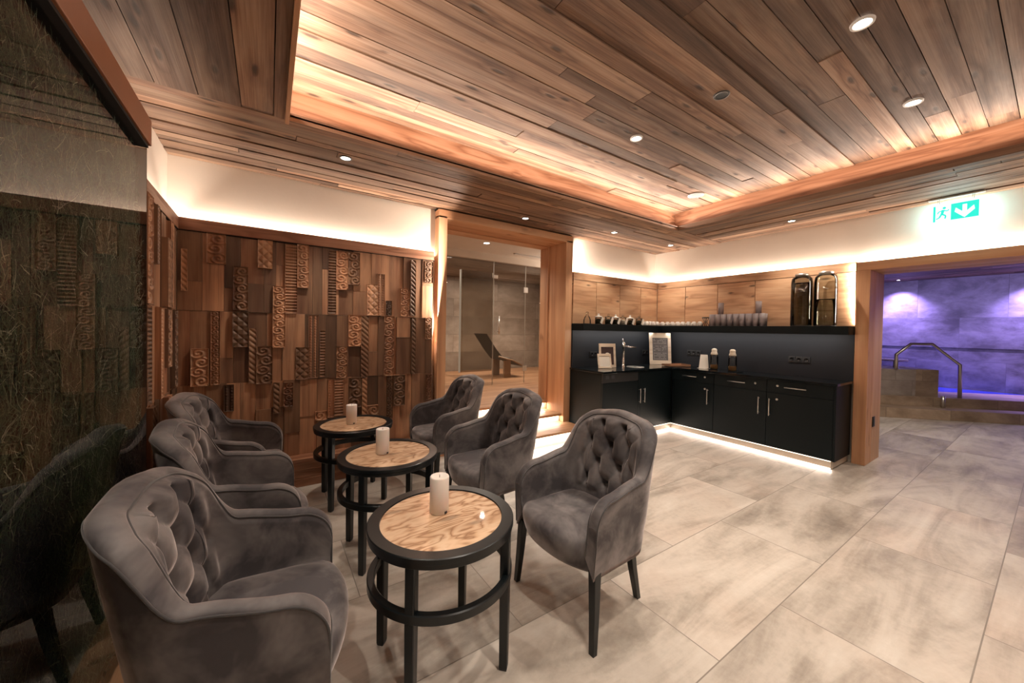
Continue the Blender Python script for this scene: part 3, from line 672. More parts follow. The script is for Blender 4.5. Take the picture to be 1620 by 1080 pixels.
# ------------------------------------------------------------------ kitchenette
PX, PY = 5.30, 3.69
for nm, lab, rng, ax in (('wood_back_panel', 'knotty wood panelling over the shelf on the left kitchenette wall', (3.437, 3.887, 4.385, 4.875, PX), 'y'),
                         ('wood_side_panel', 'knotty wood panelling over the shelf beside the tall glass dispensers', (1.255, 1.42, 1.825, 2.243, 2.722, 3.206, PY), 'x')):
    t = thing(nm, ((4.4, PY, 1.49) if ax == 'y' else (PX, 2.4, 1.49)), lab, 'wall panelling')
    for a, b in zip(rng, rng[1:]):
        m = MB()
        if ax == 'y': m.box(a+.003, b-.003, PY, PY+.03, 1.49, 2.082, 'x')
        else: m.box(PX, PX+.03, a+.003, b-.003, 1.49, 2.082, 'y')
        m.build('board', 'oak', t, bevel=.002)
    m = MB()
    if ax == 'y': m.box(rng[0], rng[-1], PY-.004, PY+.03, 2.088, 2.19, 'x', .3)
    else: m.box(PX-.004, PX+.03, rng[0], rng[-1], 2.088, 2.19, 'y', .8)
    m.build('top_rail', 'oak', t, bevel=.002)
    m = MB()
    if ax == 'y': m.box(rng[0], PX, PY+.031, PY+.034, 1.49, 2.12)
    else: m.box(PX+.031, PX+.034, rng[0], PY, 1.49, 2.12)
    m.build('shadow_backing', 'black_hole', t)
sb = MB(); sb.box(3.437, PX+.03, PY-.01, PY+.03, .894, 1.396); sb.box(PX+.01, PX+.05, 1.255, PY-.01, .894, 1.396)
tag(sb.build('backsplash', 'backsplash'), 'plain black splashback between worktop and shelf', 'splashback')
sh = MB(); sh.box(3.437, PX, 3.48, PY+.03, 1.396, 1.488); sh.box(5.10, PX+.03, 1.255, 3.48, 1.396, 1.488)
tag(sh.build('wall_shelf', 'cabinet', bevel=.002), 'long black corner shelf carrying cups and glasses', 'shelf')
wt = MB(); wt.box(3.39, 4.80, 3.075, PY-.01, .868, .894); wt.box(4.80, PX+.01, 1.25, PY-.01, .868, .894)
tag(wt.build('worktop', 'stone_black', bevel=.002), 'glossy black corner worktop over the cabinets', 'worktop')
def bar(x0, y0, z0, x1, y1, z1, nx, ny):
    m = MB(); a, b = Vector((x0, y0, z0)), Vector((x1, y1, z1)); n = Vector((nx, ny, 0))*.028
    m.tube([a+n, b+n], .0055, 8)
    for p in (a.lerp(b, .08), a.lerp(b, .92)): m.tube([p, p+n], .0045, 8)
    return m
def cab_r(y0, y1, hy, vy, ky, ky2, lab):
    t = thing('base_cabinet', (5.0, (y0+y1)/2, .088), lab, 'cabinet', None)
    MB().box(4.852, PX+.01, y0+.001, y1-.001, .088, .866).build('body', 'cabinet', t)
    dr = MB().box(4.83, 4.85, y0+.002, y1-.002, .722, .862).build('drawer', 'cabinet', t, bevel=.0015)
    bar(4.83, hy[0], .795, 4.83, hy[1], .795, -1, 0).build('handle', 'steel', dr)
    MB().lathe([(0, .008), (.011, .008), (.013, 0)], (0, 0, 0), 16).xform(Matrix.Translation((4.83, ky, .803)) @ Matrix.Rotation(-PI/2, 4, 'Y')).build('lock', 'steel', dr)
    do = MB().box(4.83, 4.85, y0+.002, y1-.002, .092, .718).build('door', 'cabinet', t, bevel=.0015)
    bar(4.83, vy, .45, 4.83, vy, .652, -1, 0).build('handle', 'steel', do)
    if ky2: MB().lathe([(0, .008), (.011, .008), (.013, 0)], (0, 0, 0), 16).xform(Matrix.Translation((4.83, ky2, .647)) @ Matrix.Rotation(-PI/2, 4, 'Y')).build('lock', 'steel', do)
    return t
cab_r(2.502, 3.098, (2.724, 2.923), 2.573, 2.620, 2.617, 'black base cabinet nearest the inner corner of the worktop')
cab_r(1.894, 2.501, (2.118, 2.323), 1.968, 2.014, None, 'black base cabinet in the middle of the longer run')
c3 = cab_r(1.285, 1.893, (1.510, 1.712), 1.857, 1.786, 1.789, 'black base cabinet at the end beside the wooden doorway')
MB().box(4.83, PX+.01, 1.265, 1.284, .088, .866).build('side_panel', 'cabinet', c3)
t = thing('dishwasher', (3.75, 3.4, .088), 'black fronted appliance with two small pale labels under the worktop', 'appliance')
MB().box(3.405, 4.08, 3.122, PY-.01, .088, .866).build('body', 'cabinet', t)
MB().box(3.405, 4.08, 3.10, 3.12, .092, .745).build('front_panel', 'cabinet', t, bevel=.0015)
cp = MB().box(3.405, 4.08, 3.10, 3.12, .75, .862).build('control_panel', 'graphite', t, bevel=.0015)
for x in (3.455, 3.555): MB().box(x, x+.06, 3.098, 3.1, .80, .845).build('sticker', 'socket', t)
t = thing('base_cabinet', (4.45, 3.4, .088), 'black twin-door base cabinet in the shorter left run', 'cabinet')
MB().box(4.085, 4.83, 3.122, PY-.01, .088, .866).build('body', 'cabinet', t)
da = MB().box(4.083, 4.127, 3.10, 3.12, .092, .862).build('filler', 'cabinet', t)
db = MB().box(4.13, 4.825, 3.10, 3.12, .092, .862).build('door', 'cabinet', t, bevel=.0015)
bar(4.19, 3.10, .45, 4.19, 3.10, .64, 0, -1).build('handle', 'steel', db)
bar(4.10, 3.10, .45, 4.10, 3.10, .64, 0, -1).build('handle', 'steel', da)
kk = MB(); kk.box(4.845, 4.87, 1.29, 3.115, .014, .088); kk.box(3.405, 4.87, 3.115, 3.14, .014, .088); kk.box(4.845, PX, 1.285, 1.295, .014, .088)
tag(kk.build('cabinet_plinth', 'kick'), 'pale stone plinth under the black cabinets with glowing edge', 'plinth')
le = MB(); le.box(4.842, 4.85, 1.30, 3.11, .002, .013); le.box(3.42, 4.845, 3.112, 3.12, .002, .013)
le.box(4.842, 4.846, 1.30, 3.11, .081, .086); le.box(3.42, 4.845, 3.112, 3.116, .081, .086)
tag(le.build('light_strip', 'led'), 'glowing strip along the foot of the cabinet plinth', 'light strip')
# sockets
def socket(c, nrm, n, lab, name='wall_socket'):
    t = thing(name, c, lab, 'socket'); w = .072
    for i in range(n):
        o = (i-(n-1)/2)*w
        if nrm == 'y': q = (c[0]+o-.035, c[0]+o+.035, c[1]-.010, c[1], c[2]-.036, c[2]+.036); m = MB().lathe([(0, -.0065), (.019, -.0065), (.021, 0)], (0, 0, 0), 20).xform(Matrix.Translation((c[0]+o, c[1]-.0105-.0, c[2])) @ Matrix.Rotation(PI/2, 4, 'X') @ Matrix.Translation((0, 0, .007)))
        else: q = (c[0]-.010, c[0], c[1]+o-.035, c[1]+o+.035, c[2]-.036, c[2]+.036); m = MB().lathe([(0, -.0065), (.019, -.0065), (.021, 0)], (0, 0, 0), 20).xform(Matrix.Translation((c[0]-.0105, c[1]+o, c[2])) @ Matrix.Rotation(-PI/2, 4, 'Y') @ Matrix.Translation((0, 0, .007)))
        f = MB().box(*q).build('faceplate', 'socket', t, bevel=.002); m.build('socket_recess', 'socket_hole', t)
    return t
socket((3.83, PY-.01, 1.065), 'y', 2, 'dark double socket behind the small leaning frames')
socket((4.99, PY-.01, 1.07), 'y', 2, 'dark double socket beside the tall menu board')
socket((PX+.01, 3.05, 1.09), 'x', 3, 'dark triple socket between menu board and snack jars')
socket((PX+.01, 1.745, 1.09), 'x', 3, 'dark triple socket near the wooden doorway')

# framed pieces standing on the worktop
def framed(name, lab, loc, w, h, rz, lean, fr, inner, matf='palewood', mati='chalk', cat='frame'):
    t = thing(name, loc, lab, cat, None)
    R = Matrix.Translation(loc) @ Matrix.Rotation(rz, 4, 'Z') @ Matrix.Rotation(-lean, 4, 'X')
    m = MB(); k = 0
    for (a, b, c, d) in ((-w/2, w/2, 0, fr*1.3), (-w/2, w/2, h-fr*1.6, h), (-w/2, -w/2+fr, fr*1.3, h-fr*1.6), (w/2-fr, w/2, fr*1.3, h-fr*1.6)):
        m.box(a, b, -.008, .008, c, d, 'x')
    m.xform(R).build('frame', matf, t, bevel=.002)
    p = MB().box(-w/2+fr, w/2-fr, -.003, .004, fr*1.3, h-fr*1.6).xform(R).build('inset', mati, t)
    MB().box(-.015, .015, .008, .012, h*.1, h*.75).xform(R).build('strut', matf, t)
    return t, R, p
t, R, p = framed('menu_board', 'tall pale wooden frame holding a chalk menu on the worktop', (5.03, 3.42, .895), .335, .485, math.radians(-33), .12, .048, None)
m = MB(); rr = random.Random(5)
for i in range(15):
    z = .385-i*.0215; x = -.105
    if i in (4, 9): continue
    while x < .09:
        wd = rr.uniform(.008, .034); 
        if x+wd > .105: break
        if rr.random() < .8: m.box(x, x+wd, -.0045, -.003, z, z+.006)
        x += wd+.006
m.xform(R).build('chalk_text', 'chalk_line', t)
t, R, p = framed('photo_frame', 'pale frame with a dark reddish picture leaning beside the tap', (3.86, 3.43, .895), .235, .33, math.radians(-28), .16, .03, None, 'palewood', 'darkred')
MB().lathe([(0, 0), (.035, 0)], (0, 0, 0), 16).xform(R @ Matrix.Translation((0, -.0045, .17)) @ Matrix.Rotation(PI/2, 4, 'X')).build('pale_motif', 'paper', t)
t, R, p = framed('photo_frame', 'small pale notice in a wooden frame leaning in front of the picture', (3.73, 3.36, .895), .185, .20, math.radians(-28), .3, .02, None, 'palewood', 'paper')
# tap
t = thing('tap', (4.20, 3.45, .894), 'slim chrome tap with a side spout', 'tap')
MB().lathe([(.026, 0), (.026, .012), (.019, .016), (.018, .27), (.024, .275), (.024, .335), (.016, .342), (0, .342)], (4.20, 3.45, .894), 24).build('body', 'chrome', t)
MB().tube([(4.20, 3.45, 1.18), (4.30, 3.40, 1.172), (4.37, 3.365, 1.165)], [.013, .011, .010], 14).build('spout', 'chrome', t)
MB().tube([(4.20, 3.45, 1.23), (4.205, 3.47, 1.29)], .006, 10).build('lever', 'chrome', t)
t = thing('sink', (4.30, 3.35, .89), 'small round steel sink set flush into the black worktop', 'sink')
MB().lathe([(0, .004), (.07, .0045), (.105, .0055), (.118, .0065), (.122, .004)], (4.31, 3.33, .892), 36).build('bowl', 'steel', t)
MB().lathe([(0, .0), (.018, .0), (.02, -.002)], (4.31, 3.33, .899), 20).build('drain', 'graphite', t)
# dark serving tray leaning at the menu board
t = thing('serving_tray', (4.98, 3.13, .895), 'flat dark wooden tray lying in front of the menu board', 'tray', None, math.radians(-20))
m = MB().box(-.17, .17, -.10, .10, .004, .016, 'x').build('tray_base', 'cladding', t, bevel=.003, local=True)
m = MB(); m.box(-.17, .17, -.10, -.09, .016, .032, 'x'); m.box(-.17, .17, .09, .10, .016, .032, 'x'); m.box(-.17, -.16, -.09, .09, .016, .032, 'y'); m.box(.16, .17, -.09, .09, .016, .032, 'y')
m.build('tray_rim', 'cladding', t, local=True)
# white card holder and two lidded snack jars
t = thing('card_holder', (5.10, 2.775, .895), 'white slanted card stand left of the snack jars', 'card')
MB().grid([[(-.05, -.06, 0), (-.05, .06, 0)], [(0, -.045, .19), (0, .045, .19)], [(.05, -.06, 0), (.05, .06, 0)]], 0, False).xform(Matrix.Translation((5.10, 2.785, .896)) @ Matrix.Rotation(math.radians(25), 4, 'Z')).build('folded_card', 'paper', t)
MB().box(5.03, 5.16, 2.712, 2.842, .894, .897).build('foot', 'paper', t)
def jar(loc, lab):
    t = thing('snack_jar', loc, lab, 'jar', 'lidded snack jars on the worktop')
    c = loc
    MB().lathe([(.040, 0), (.048, .004), (.050, .02), (.050, .17), (.045, .19), (.038, .198)], c, 28).build('glass_body', 'glass', t)
    MB().lathe([(0, .006), (.044, .006), (.046, .05), (.03, .062), (0, .058)], c, 20).build('contents', 'spice', t)
    MB().lathe([(.040, .198), (.043, .202), (.043, .215), (.036, .232), (.033, .25), (.036, .268), (.022, .283), (0, .287)], c, 24).build('lid', 'palewood', t)
    return t
jar((5.10, 2.645, .895), 'glass snack jar with domed lid beside the white card stand')
jar((5.10, 2.405, .895), 'glass snack jar with domed lid standing alone on a black saucer')
tag(MB().lathe([(0, .001), (.075, .001), (.09, .006), (.088, .008), (.07, .004), (0, .004)], (5.02, 2.33, .894), 32).build('saucer', 'stone_black'), 'flat black saucer beside the right snack jar', 'plate')

# shelf goods ---------------------------------------------------------
SZ = 1.4885
t = thing('white_cup', (5.21, 3.58, SZ), 'x', 'cup', 'upturned white cups on the shelf')
MB().lathe([(.036, 0), (.039, .002), (.041, .012), (.034, .048), (.024, .060), (.021, .066), (0, .064)], (5.21, 3.58, SZ), 24).build('bowl', 'white', t)
MB().tube([(5.172, 3.58, SZ+.018), (5.152, 3.58, SZ+.022), (5.148, 3.58, SZ+.034), (5.160, 3.58, SZ+.046), (5.182, 3.58, SZ+.046)], .0035, 8).build('handle', 'white', t)
cupA = t; pos = []
for i in range(8): pos.append((5.21, 3.525-.0865*i, SZ))
pos.append((5.21, 3.625, SZ))
for i in range(4): pos.append((5.115-.087*i, 3.625, SZ))
for i in range(4): pos.append((5.085-.087*i, 3.535, SZ))
for i, p in enumerate(pos):
    o = cupA if i == 0 else dup(cupA, p, rz=0 if i < 8 else PI/2)
    if i == 0: o.location = p
    o['label'] = 'white upturned cup in the row along the side shelf' if i < 9 else ('white upturned cup by the panelling beside the labelled tea jars' if i < 13 else 'white upturned cup at the shelf edge beside the labelled tea jars')
    o['group'] = 'white cups on the side shelf' if i < 9 else 'white cups beside the tea jars'
# labelled tea jars
TJ = [(3.82, 'first'), (4.02, 'second'), (4.17, 'third'), (4.33, 'fourth'), (4.49, 'fifth'), (4.70, 'last')]
for i, (x, k) in enumerate(TJ):
    lab = ['tea jar with slanting white tag nearest the bell shaped glass', 'tea jar with white tag, second from the bell shaped glass', 'dark tea jar with white tag, third along the shelf',
           'pale filled tea jar with white tag, fourth along the shelf', 'dark tea jar with white tag, fifth along the shelf', 'tea jar with white tag nearest the upturned cups'][i]
    t = thing('tea_jar', (x, 3.58, SZ), lab, 'jar', 'tagged tea jars on the shelf'); c = (x, 3.58, SZ)
    MB().lathe([(.040, 0), (.046, .003), (.048, .02), (.048, .075), (.042, .09), (.036, .095)], c, 24).build('glass_body', 'glass', t)
    MB().lathe([(0, .004), (.044, .004), (.045, .06), (.02, .075), (0, .072)], c, 20).build('tea', 'paper' if i == 3 else 'tea', t)
    MB().lathe([(.047, .095), (.052, .098), (.050, .108), (.018, .116), (.010, .125), (.016, .135), (.010, .145), (0, .147)], c, 24).build('lid', 'glass' if i % 2 else 'white', t)
    mt = Matrix.Translation((x+.015, 3.525, SZ+.055)) @ Matrix.Rotation(.42, 4, 'Y')
    MB().box(-.021, .021, -.001, .001, -.05, .04).xform(mt).build('paper_tag', 'paper', t)
t = thing('bell_glass', (3.60, 3.58, SZ), 'small empty bell shaped glass at the left end of the shelf', 'glass')
MB().lathe([(.052, 0), (.050, .05), (.036, .09), (.016, .115), (.014, .13), (.02, .145), (.014, .16), (0, .163)], (3.60, 3.58, SZ), 28).build('glass_dome', 'glass', t)
MB().lathe([(.0, .0), (.055, .0), (.056, .006), (0, .007)], (3.60, 3.58, SZ-.0005), 28).build('base_disc', 'glass', t)
# brass stand
t = thing('wire_stand', (5.2, 2.83, SZ), 'small dark metal stand between cups and tumblers', 'stand')
for k in range(4):
    a = PI/4+k*PI/2; MB().tube([(5.2+.045*cos(a), 2.83+.045*sin(a), SZ), (5.2+.018*cos(a), 2.83+.018*sin(a), SZ+.06), (5.2+.045*cos(a), 2.83+.045*sin(a), SZ+.125)], .005, 8).build('leg', 'graphite', t)
MB().lathe([(.044, 0), (.050, .004), (.050, .012), (.044, .015)], (5.2, 2.83, SZ+.112), 28).build('ring', 'graphite', t)
# tumblers
t = thing('tumbler', (5.14, 2.70, SZ), 'x', 'tumbler')
MB().lathe([(0, .004), (.030, .003), (.032, .0), (.0365, .160), (.0345, .160), (.030, .010), (0, .009)], (5.14, 2.70, SZ), 24).build('glass_body', 'tumbler', t)
tum = t
k = 0
for j, x in enumerate((5.145, 5.222)):
    for i in range(9):
        y = 2.71-.078*i+.01*j
        p = (x, y, SZ); o = tum if k == 0 else dup(tum, p)
        if k == 0: o.location = p
        o['label'] = 'clear straight tumbler in the outer row on the shelf' if j == 0 else 'clear straight tumbler in the inner row by the wood panel'
        o['group'] = 'tumblers in the outer row' if j == 0 else 'tumblers in the inner row'; k += 1
for y, lab in ((2.632, 'tumbler stacked upside down at the left of the group'), (2.164, 'tumbler stacked on top at the right of the group')):
    o = dup(tum, (5.222, y, SZ+.1605)); o['label'] = lab; o['group'] = 'stacked tumblers'
# tall glass dispensers
def dispenser(y, lab, ins):
    c = (5.185, y, SZ); t = thing('glass_dispenser', c, lab, 'dispenser', 'tall glass dispensers on the shelf')
    MB().lathe([(.086, .0), (.098, .004), (.102, .02), (.102, .50), (.096, .55), (.075, .58), (.06, .585)], c, 40).build('glass_body', 'smoke' if ins else 'smoke_liq', t)
    MB().lathe([(0, .587), (.063, .585), (.066, .592), (.066, .606), (.05, .612), (0, .612)], c, 32).build('lid', 'steel', t)
    MB().lathe([(0, .012), (.092, .012), (.095, .03), (.095, .30 if not ins else .50), (0, .302 if not ins else .502)], c, 32).build('dark_liquid', 'smoke_liq', t)
    MB().lathe([(0, 0), (.096, 0), (.100, .006), (0, .007)], c, 32).build('base', 'graphite', t)
    return t
dispenser(1.70, 'dark smoked tall glass dispenser nearer the tumblers', True)
dispenser(1.478, 'paler tall glass dispenser nearest the lit door frame', False)

# ------------------------------------------------------------------ doorway to the pool
d2 = MB(); DX = 5.30
d2.box(DX, DX+.22, 1.14, 1.25, 0, 2.09, 'z', .13); d2.box(DX+.22, 5.84, 1.14, 1.25, 0, 2.09, 'z', .57)
d2.box(DX, DX+.22, -.72, 1.25, 2.09, 2.18, 'y', .77); d2.box(DX+.22, 5.84, -.72, 1.25, 2.09, 2.18, 'y', .35); d2.box(DX, 5.84, -.84, -.72, 0, 2.18, 'z', .5)
struct(d2.build('door_frame_3', 'frame', bevel=.004), 'broad larch frame of the doorway to the pool')
t = thing('light_switch', (5.565, 1.139, .44), 'small dark switch low on the doorway jamb', 'switch')
MB().box(5.53, 5.60, 1.131, 1.14, .39, .50).build('switch_plate', 'graphite', t, bevel=.002); MB().box(5.548, 5.582, 1.127, 1.131, .41, .48).build('rocker', 'socket', t, bevel=.001)

# exit sign -----------------------------------------------------------
ex = thing('exit_sign', (5.2, .565, ZC), 'glowing green sign with running figure and downward arrow', 'sign')
SX = 5.2; y0, y1, z0, z1 = .42, .713, 2.447, 2.622
MB().box(SX-.006, SX+.006, y0, y1, z0, z1).build('light_panel', 'sign_white', ex, bevel=.002)
g = MB(); g.box(SX-.0072, SX-.006, y0+.012, y0+.172, z0+.016, z1-.014); g.build('green_field', 'sign_green', ex)
MB().box(SX-.0072, SX-.006, y1-.028, y1-.014, z0+.016, z1-.014).build('green_edge_bar', 'sign_green', ex)
# arrow (white on green) drawn as polygons; picture-left is +y
def poly(mb, pts, x): 
    k = len(mb.v); mb.v += [(x, p[0], p[1]) for p in pts]; mb.face(range(k, k+len(pts)), [(0, 0)]*len(pts), 0)
ar = MB(); cy, cz = y0+.092, z0+.085
poly(ar, [(cy-.013, cz+.055), (cy-.013, cz-.05), (cy+.013, cz-.05), (cy+.013, cz+.055)], SX-.0078)
poly(ar, [(cy, cz-.062), (cy-.058, cz), (cy-.052, cz+.036), (cy, cz-.02)], SX-.0079); poly(ar, [(cy, cz-.062), (cy, cz-.02), (cy+.052, cz+.036), (cy+.058, cz)], SX-.0079)
ar.build('white_arrow', 'sign_white', ex)
mn = MB(); my, mz = y1-.075, z0+.083
def seg(a, b, wd): 
    a, b = Vector(a), Vector(b); t = (b-a).normalized(); n = Vector((-t.y, t.x))*wd
    poly(mn, [a+n, b+n, b-n, a-n], SX-.0075)
poly(mn, [(my-.006+.011*cos(q*PI/6), mz+.052+.011*sin(q*PI/6)) for q in range(12)], SX-.0075)
seg((my, mz+.036), (my+.008, mz-.006), .009); seg((my+.002, mz+.032), (my-.026, mz+.020), .0045); seg((my-.026, mz+.020), (my-.034, mz+.034), .004)
seg((my+.004, mz+.030), (my+.028, mz+.022), .0045); seg((my+.028, mz+.022), (my+.034, mz+.004), .004)
seg((my+.006, mz-.004), (my-.016, mz-.020), .006); seg((my-.016, mz-.020), (my-.012, mz-.048), .005); seg((my+.010, mz-.004), (my+.024, mz-.034), .006); seg((my+.024, mz-.034), (my+.042, mz-.042), .005)
mn.build('running_figure', 'sign_green', ex)
MB().box(SX-.025, SX+.025, y0-.02, y1+.02, ZC-.022, ZC-.006).build('housing', 'lampring_w', ex, bevel=.003)
for yy in (y0+.04, y0+.05, y1-.05, y1-.04): MB().tube([(SX, yy, z1-.004), (SX, yy, ZC-.02)], .002, 6).build('hanger', 'steel', ex)
area('exit_sign_glow', (SX-.012, .565, 2.53), (-1, 0, .2), .28, .15, 1.2, (.45, .95, 1), (0, 1, 0))
area('exit_sign_glow_back', (SX+.012, .565, 2.53), (1, 0, 0), .28, .15, 2.4, (.45, .95, 1), (0, 1, 0))

# ------------------------------------------------------------------ downlights and speaker
def fitting(x, y, z, lab, lens='lamp', ring='lampring', r=.034):
    t = thing('recessed_light', (x, y, z), lab, 'downlight')
    MB().lathe([(r, -.003), (0, -.003)], (x, y, z), 28).build('lens', lens, t)
    MB().lathe([(r+.013, .001), (r+.011, -.007), (r+.001, -.008), (r, -.001)], (x, y, z), 28).build('ring', ring, t)
LL = ['recessed downlight in the soffit above the carved wall', 'recessed downlight in the soffit above the stepped portal', 'recessed downlight in the soffit above the left kitchenette wall',
      'recessed downlight in the soffit at the kitchenette corner', 'recessed downlight in the soffit above the kitchenette worktop', 'recessed downlight in the soffit above the hay glass panel']
for (x, y), l in zip(DL_LOW, LL): fitting(x, y, ZC-.007, l)
LU = ['brightest and largest recessed downlight in the raised ceiling', 'dark rimmed downlight in the middle of the raised ceiling', 'bright recessed downlight nearest the right cove board', 'recessed downlight in the raised ceiling nearest the back cove board']
for i, ((x, y), l) in enumerate(zip(DL_UP, LU)): fitting(x, y, ZU-.007, l, 'lamp_dim' if i == 1 else 'lamp', 'lampring' if i == 1 else 'lampring_w', .036)
t = thing('ceiling_speaker', (4.01, 2.33, ZU-.007), 'round grey speaker grille near the far corner of the raised ceiling', 'speaker')
MB().lathe([(.085, .0), (.083, -.006), (.072, -.008)], (4.01, 2.33, ZU-.007), 36).build('ring', 'lampring_w', t)
MB().lathe([(.072, -.007), (0, -.005)], (4.01, 2.33, ZU-.007), 36).build('grille', 'socket', t)

# ------------------------------------------------------------------ pool room
struct(MB().box(5.84, 12.1, 3.3, 3.4, 0, 2.65, 'x').build('wall_pool_left', 'pool_wall'), 'stone side wall of the pool room')
struct(MB().box(5.84, 12.1, -4.1, -4.0, 0, 2.65, 'x').build('wall_pool_right', 'pool_wall'), 'stone far side wall of the pool room')
struct(MB().box(12.0, 12.1, -4.0, 3.3, -.6, 2.65, 'y').build('wall_pool_back', 'pool_wall'), 'tall stone wall behind the pool washed with violet light')
struct(MB().box(11.985, 12.0, -4.0, 3.3, 1.17, 1.49, 'y', .2).build('trim_7', 'pool_wall'), 'band of rippled stone across the pool wall')
cpm = MB(); boards(cpm, -4.0, 3.3, 5.84, 12.0, 2.65, 'y', .1, .2)
struct(cpm.build('ceiling_pool', 'ceil'), 'dark board ceiling of the pool room')
O = Vector((8.762, 1.718, 0)); E = Vector((.695, -.719, 0)); NN = Vector((.719, .695, 0))
PM = Matrix((E, NN, Vector((0, 0, 1)))).transposed().to_4x4(); PM.translation = O
def clip(poly_, ax, lim):
    out = []
    for a, b in zip(poly_, poly_[1:]+poly_[:1]):
        ia, ib = a[ax] <= lim, b[ax] <= lim
        if ia: out.append(a)
        if ia != ib:
            t = (lim-a[ax])/(b[ax]-a[ax]); out.append(tuple(a[k]+(b[k]-a[k])*t for k in (0, 1)))
    return out
def slab(pts, z0, z1, bid):
    w_ = [tuple((PM @ Vector((p[0], p[1], 0)))[:2]) for p in pts]; w_ = clip(clip(w_, 0, 11.97), 1, 3.28)
    m = MB(); n_ = len(w_)
    m.quad([(p[0], p[1], z1) for p in w_], E, bid)
    for a, b in zip(w_, w_[1:]+w_[:1]): m.quad([(a[0], a[1], z0), (b[0], b[1], z0), (b[0], b[1], z1), (a[0], a[1], z1)], None, bid)
    return m
ps = thing('pool_steps', O, 'two broad brown stone steps leading up to the pool', 'steps')
slab([(-2.2, 0), (5.6, 0), (5.6, 1.2), (-2.2, 1.2)], 0, .17, .2).build('lower_step', 'pool_step', ps)
slab([(-2.2, .33), (5.6, .33), (5.6, 1.2), (-2.2, 1.2)], .17, .33, .6).build('upper_step', 'pool_step', ps)
struct(slab([(-2.2, 1.2), (8, 1.2), (8, 9), (-2.2, 9)], .0, .318, .1).build('water_surface', 'water'), 'violet lit pool water behind the steps')
pb = thing('stone_bench', PM @ Vector((.3, .5, .33)), 'low tiled stone block beside the pool handrail', 'low wall')
MB().box(-.95, .80, .42, 1.19, .331, .80, 'x', .7).xform(PM).build('pale_stone', 'pool_block', pb); MB().box(.80, 1.13, .42, 1.19, .331, .805, 'x', .3).xform(PM).build('brown_end_stone', 'pool_step', pb)
def rail(name, pts, lab, posts=()):
    t = thing(name, PM @ Vector(pts[0]), lab, 'handrail')
    MB().tube([PM @ Vector(p) for p in pts], .027, 12).build('tube', 'steel', t)
    for p in posts: MB().tube([PM @ Vector(p[:3]), PM @ Vector((p[0], p[1], p[2]-p[3] if len(p) > 3 else .33))], .02, 10).build('post', 'steel', t)
rail('pool_handrail', [(.50, .42, .80), (.50, .42, 1.06), (.71, .42, 1.255), (1.02, .42, 1.262), (1.43, .42, .91), (1.44, .42, .332)], 'bent steel handrail rising over the pool steps')
rail('pool_handrail', [(-1.2, .9, .95), (.0, .9, .97), (1.0, .9, .93)], 'low straight steel rail on the stone block', ((.8, .9, .94, .14),))
tag(MB().tube([PM @ Vector((1.1, .28, .172)), PM @ Vector((1.1, .28, .37))], .028, 12).build('short_post', 'steel'), 'short steel post on the lower pool step', 'post')
for i, (y, l) in enumerate(((2.05, 'small violet spotlight over the bent handrail'), (.25, 'small violet spotlight further along the pool ceiling'))):
    t = thing('pool_spotlight', (11.66, y, 2.65), l, 'spotlight')
    MB().lathe([(.028, -.006), (0, -.006)], (11.66, y, 2.64), 16).build('lens', 'violet_lamp', t); MB().lathe([(.045, 0), (.04, -.008), (.028, -.007)], (11.66, y, 2.64), 16).build('ring', 'lampring', t)

